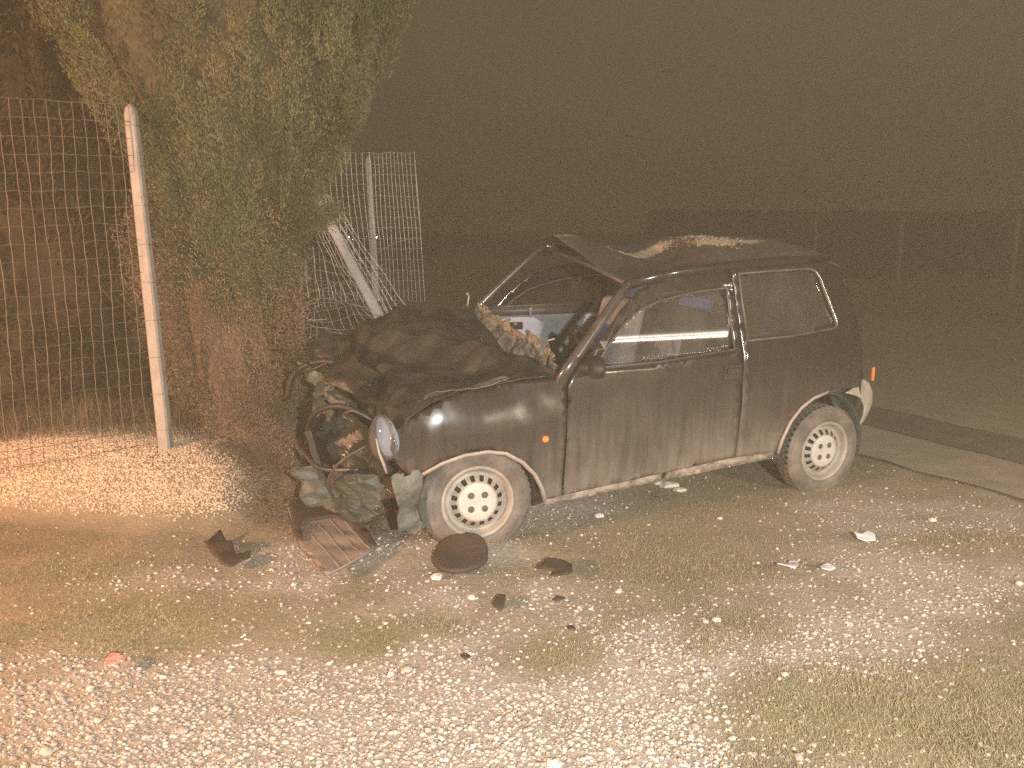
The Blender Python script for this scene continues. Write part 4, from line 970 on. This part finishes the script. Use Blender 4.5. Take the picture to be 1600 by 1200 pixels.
# inner trim of the far door
def dcf(off): return lambda x, z: (x, -(yL(x, z)-off), z)
dc = panel('door_card', [(-.50, .35), (-.47, .80), (-.60, .97), (-1.0, .972), (-1.50, .975), (-1.50, .35)], [], dcf(.05), DOORCARD2, car, .08, .012)
panel('pale_door_insert', smooth_poly([(-.60, .45), (-.54, .80), (-.64, .965), (-1.01, .96), (-1.0, .80), (-.98, .55)], 1), [], dcf(.068), DOORCARD, dc, .06, .012)
panel('pale_rear_insert', smooth_poly([(-1.36, .60), (-1.27, .965), (-1.49, .965), (-1.49, .60)], 1), [], dcf(.068), DOORCARD, dc, .06, .012)
hb = MB(); hb.box((-.80, -(yL(-.8, .90)-.082), .905), (.095, .02, .050)); o = hb.build('inner_handle_recess', DARKHOLE, dc, False, .008)
hb = MB(); hb.tube([(-.90, -(yL(-.9, .97)-.07), .965), (-.90, -(yL(-.9, .97)-.07), 1.0), (-.90, -(yL(-.9, .97)-.07), 1.02)], [.007, .007, .012], 8); hb.build('lock_button', TRIM, dc, True)
ws = MB(); ws.box((-1.02, -.655, 1.0), (.95, .02, .055)); ws.tube([(-.56, -.65, 1.03), (-1.0, -.645, 1.035), (-1.5, -.64, 1.035)], .009, 8); ws.build('inner_waist_seal', SEALM, dc, True)

# ------------------------------------------------------------------ debris on the ground
def shard(name, pts, thick, mat, label, cat, bend=.02, seed=0, lift=.012, group=None, n=.03, parent=None):
    """irregular plate; pts are photo positions of its outline lying on the ground"""
    P = [gp(u, v, .01) for u, v in pts]; cx = sum(p.x for p in P)/len(P); cy = sum(p.y for p in P)/len(P)
    poly = [(p.x-cx, p.y-cy) for p in P]; z0 = ghs(cx, cy)
    o = panel(name, poly, [], lambda x, y: (x, y, z0+lift+bend*(.6+snoise((x*8, y*8, seed), 1, seed))+max(0, ghs(cx+x, cy+y)-z0)), mat, None, n, thick)
    o.location = (cx, cy, 0); tag(o, label, cat, group); return o
shard('plastic_shard', [(320, 858), (345, 838), (362, 856), (368, 872), (392, 868), (388, 882), (362, 893), (345, 888)], .008, BROWNPLASTIC, 'bent dark plastic shard left of the big ribbed panel', 'car debris', .035, 3, .02)
mp_ = shard('ribbed_panel', [(450, 805), (478, 795), (488, 804), (500, 790), (524, 790), (530, 808), (548, 812), (578, 862), (585, 873), (512, 912), (470, 865)], .010, MATDUSTY, 'large torn dusty ribbed plastic panel lying before the tree', 'car debris', .014, 5, .03)
# ribs and dark torn edge of the panel
cx, cy = mp_.location.x, mp_.location.y
for (a, b_) in (((470, 830), (530, 898)), ((490, 822), (548, 890)), ((512, 818), (566, 882)), ((530, 815), (578, 872))):
    A, B = gp(*a, .01), gp(*b_, .01); r_ = MB(); pts = []
    for k in range(9):
        q = A.lerp(B, k/8); x, y = q.x-cx, q.y-cy; z0 = ghs(cx, cy)
        pts.append((x, y, z0+.036+.014*(.6+snoise((x*8, y*8, 5), 1, 5))+max(0, ghs(q.x, q.y)-z0)))
    r_.tube(pts, .003, 6); r_.build('rib', MATDUSTY, mp_, True)
poly = [gp(u, v, .01) for u, v in [(452, 806), (478, 795), (488, 804), (500, 788), (526, 788), (530, 806), (552, 812), (590, 868), (578, 870), (545, 830), (520, 822), (470, 830), (474, 860), (464, 858)]]
z0 = ghs(cx, cy)
panel('torn_edge', [(p.x-cx, p.y-cy) for p in poly], [], lambda x, y: (x, y, z0+.045+.014*(.6+snoise((x*8, y*8, 5), 1, 5))+.02*abs(snoise((x*20, y*20, 1), 1, 1))), BROWNPLASTIC, mp_, .03, .008)
ov = [(720+43*math.cos(t)*(1+.05*math.sin(2*t)), 880+26*math.sin(t)-6*math.cos(t)) for t in [2*PI*i/26 for i in range(26)]]
shard('oval_cover', ov, .022, BROWNPLASTIC, 'dark oval plastic cover lying below the front wheel', 'car debris', .008, 8, .03)
shard('plastic_shard', [(838, 895), (855, 884), (880, 886), (894, 892), (893, 904), (866, 915), (872, 900)], .008, BROWNPLASTIC, 'flat dark shard with pointed tail right of the oval cover', 'car debris', .02, 9, .02)
shard('plastic_shard', [(770, 948), (780, 936), (790, 938), (788, 952), (782, 958)], .008, BROWNPLASTIC, 'small dark triangular shard below the oval cover', 'car debris', .015, 10, .012)
shard('plastic_shard', [(864, 938), (872, 933), (884, 936), (870, 942)], .005, BROWNPLASTIC, 'tiny dark splinter just below the pointed flat shard', 'car debris', .01, 12, .008)
shard('plastic_shard', [(886, 980), (894, 978), (900, 984), (890, 986)], .005, BROWNPLASTIC, 'tiny dark chip farther below the pointed flat shard', 'car debris', .006, 13, .008)
shard('plastic_shard', [(720, 1028), (728, 1024), (736, 1028), (728, 1033)], .005, BROWNPLASTIC, 'tiny dark chip on the pale gravel at the bottom centre', 'car debris', .006, 14, .010)
shard('paper_scrap', [(1213, 888), (1228, 884), (1234, 878), (1244, 880), (1246, 890), (1242, 897), (1232, 894), (1224, 891)], .004, WHITEP, 'crumpled white paper scrap on the grass, larger one of the lower pair', 'litter', .03, 15, .018, None, .01)
shard('paper_scrap', [(1281, 888), (1290, 884), (1301, 886), (1305, 892), (1296, 895), (1284, 893)], .004, WHITEP, 'small flat white scrap right of the crumpled paper', 'litter', .015, 16, .015, None, .01)
shard('paper_scrap', [(1333, 840), (1346, 842), (1354, 836), (1366, 840), (1368, 848), (1352, 850), (1340, 847)], .004, WHITEP, 'white scrap farthest right, toward the road edge', 'litter', .02, 17, .015, None, .01)
shard('candy_wrapper', [(164, 1046), (172, 1032), (184, 1028), (200, 1034), (186, 1044), (172, 1052)], .003, simple('red_white_wrapper', [(.6, .16, .10), (.8, .72, .66)], 30, .5, 0, .3, 40), 'reddish white wrapper lying in the grass at lower left', 'litter', .02, 18, .015, None, .01)
def rock(u, v, r, label, mat=LIMEROCK, flat=.6, n=3):
    q = gp(u, v, 0); bm = bmesh.new(); bmesh.ops.create_icosphere(bm, subdivisions=n, radius=1)
    for vv in bm.verts:
        k = 1+.35*snoise(vv.co*1.6, 1, u*.01)+.12*snoise(vv.co*5, 1, v*.01); vv.co = Vector((vv.co.x*k*r, vv.co.y*k*r*.8, vv.co.z*k*r*flat))
    me = bpy.data.meshes.new('rock'); bm.to_mesh(me); bm.free(); me.materials.append(mat); o = bpy.data.objects.new('rock', me); COL.objects.link(o)
    o.location = (q.x, q.y, ghs(q.x, q.y)+r*flat*.35); tag(o, label, 'rock')
rock(682, 908, .026, 'pale rock at the lower left rim of the oval cover'); rock(758, 832, .034, 'pale rock wedged under the front tyre')
rock(936, 808, .026, 'pale rock standing alone in the grass below the door'); rock(1457, 815, .020, 'pale rock on the right near the track edge')
rock(866, 1193, .022, 'pale rock at the bottom edge right of centre'); rock(1119, 970, .018, 'pale pebble cluster rock in the grass, centre right')
rock(447, 706, .05, 'rounded pale rock on the gravel right of the trunk base')
for i, (u, v, r) in enumerate([(1030, 756, .045), (1046, 760, .06), (1062, 768, .04)]):
    rock(u, v, r, ['left lump of crumbled plaster under the sill', 'biggest lump of crumbled plaster under the sill', 'right lump of crumbled plaster under the sill'][i], LIMEROCK, .35)
rock(575, 560, .14, 'lump of reddish soil behind the crushed bonnet below the leaning post', MUD, .6)

# ------------------------------------------------------------------ haze
hz = MB(); hz.box((0, 0, 10), (700, 700, 24)); hz_o = hz.build('haze', None); tag(hz_o, kind='stuff')
m = bpy.data.materials.new('haze_air'); m.use_nodes = True; t = m.node_tree; t.nodes.clear()
o_ = t.nodes.new('ShaderNodeOutputMaterial'); v_ = t.nodes.new('ShaderNodeVolumePrincipled')
v_.inputs['Color'].default_value = (1.0, .86, .60, 1); v_.inputs['Density'].default_value = HAZE_DENSITY; v_.inputs['Anisotropy'].default_value = 0.0
t.links.new(v_.outputs[0], o_.inputs['Volume']); hz_o.data.materials.append(m)
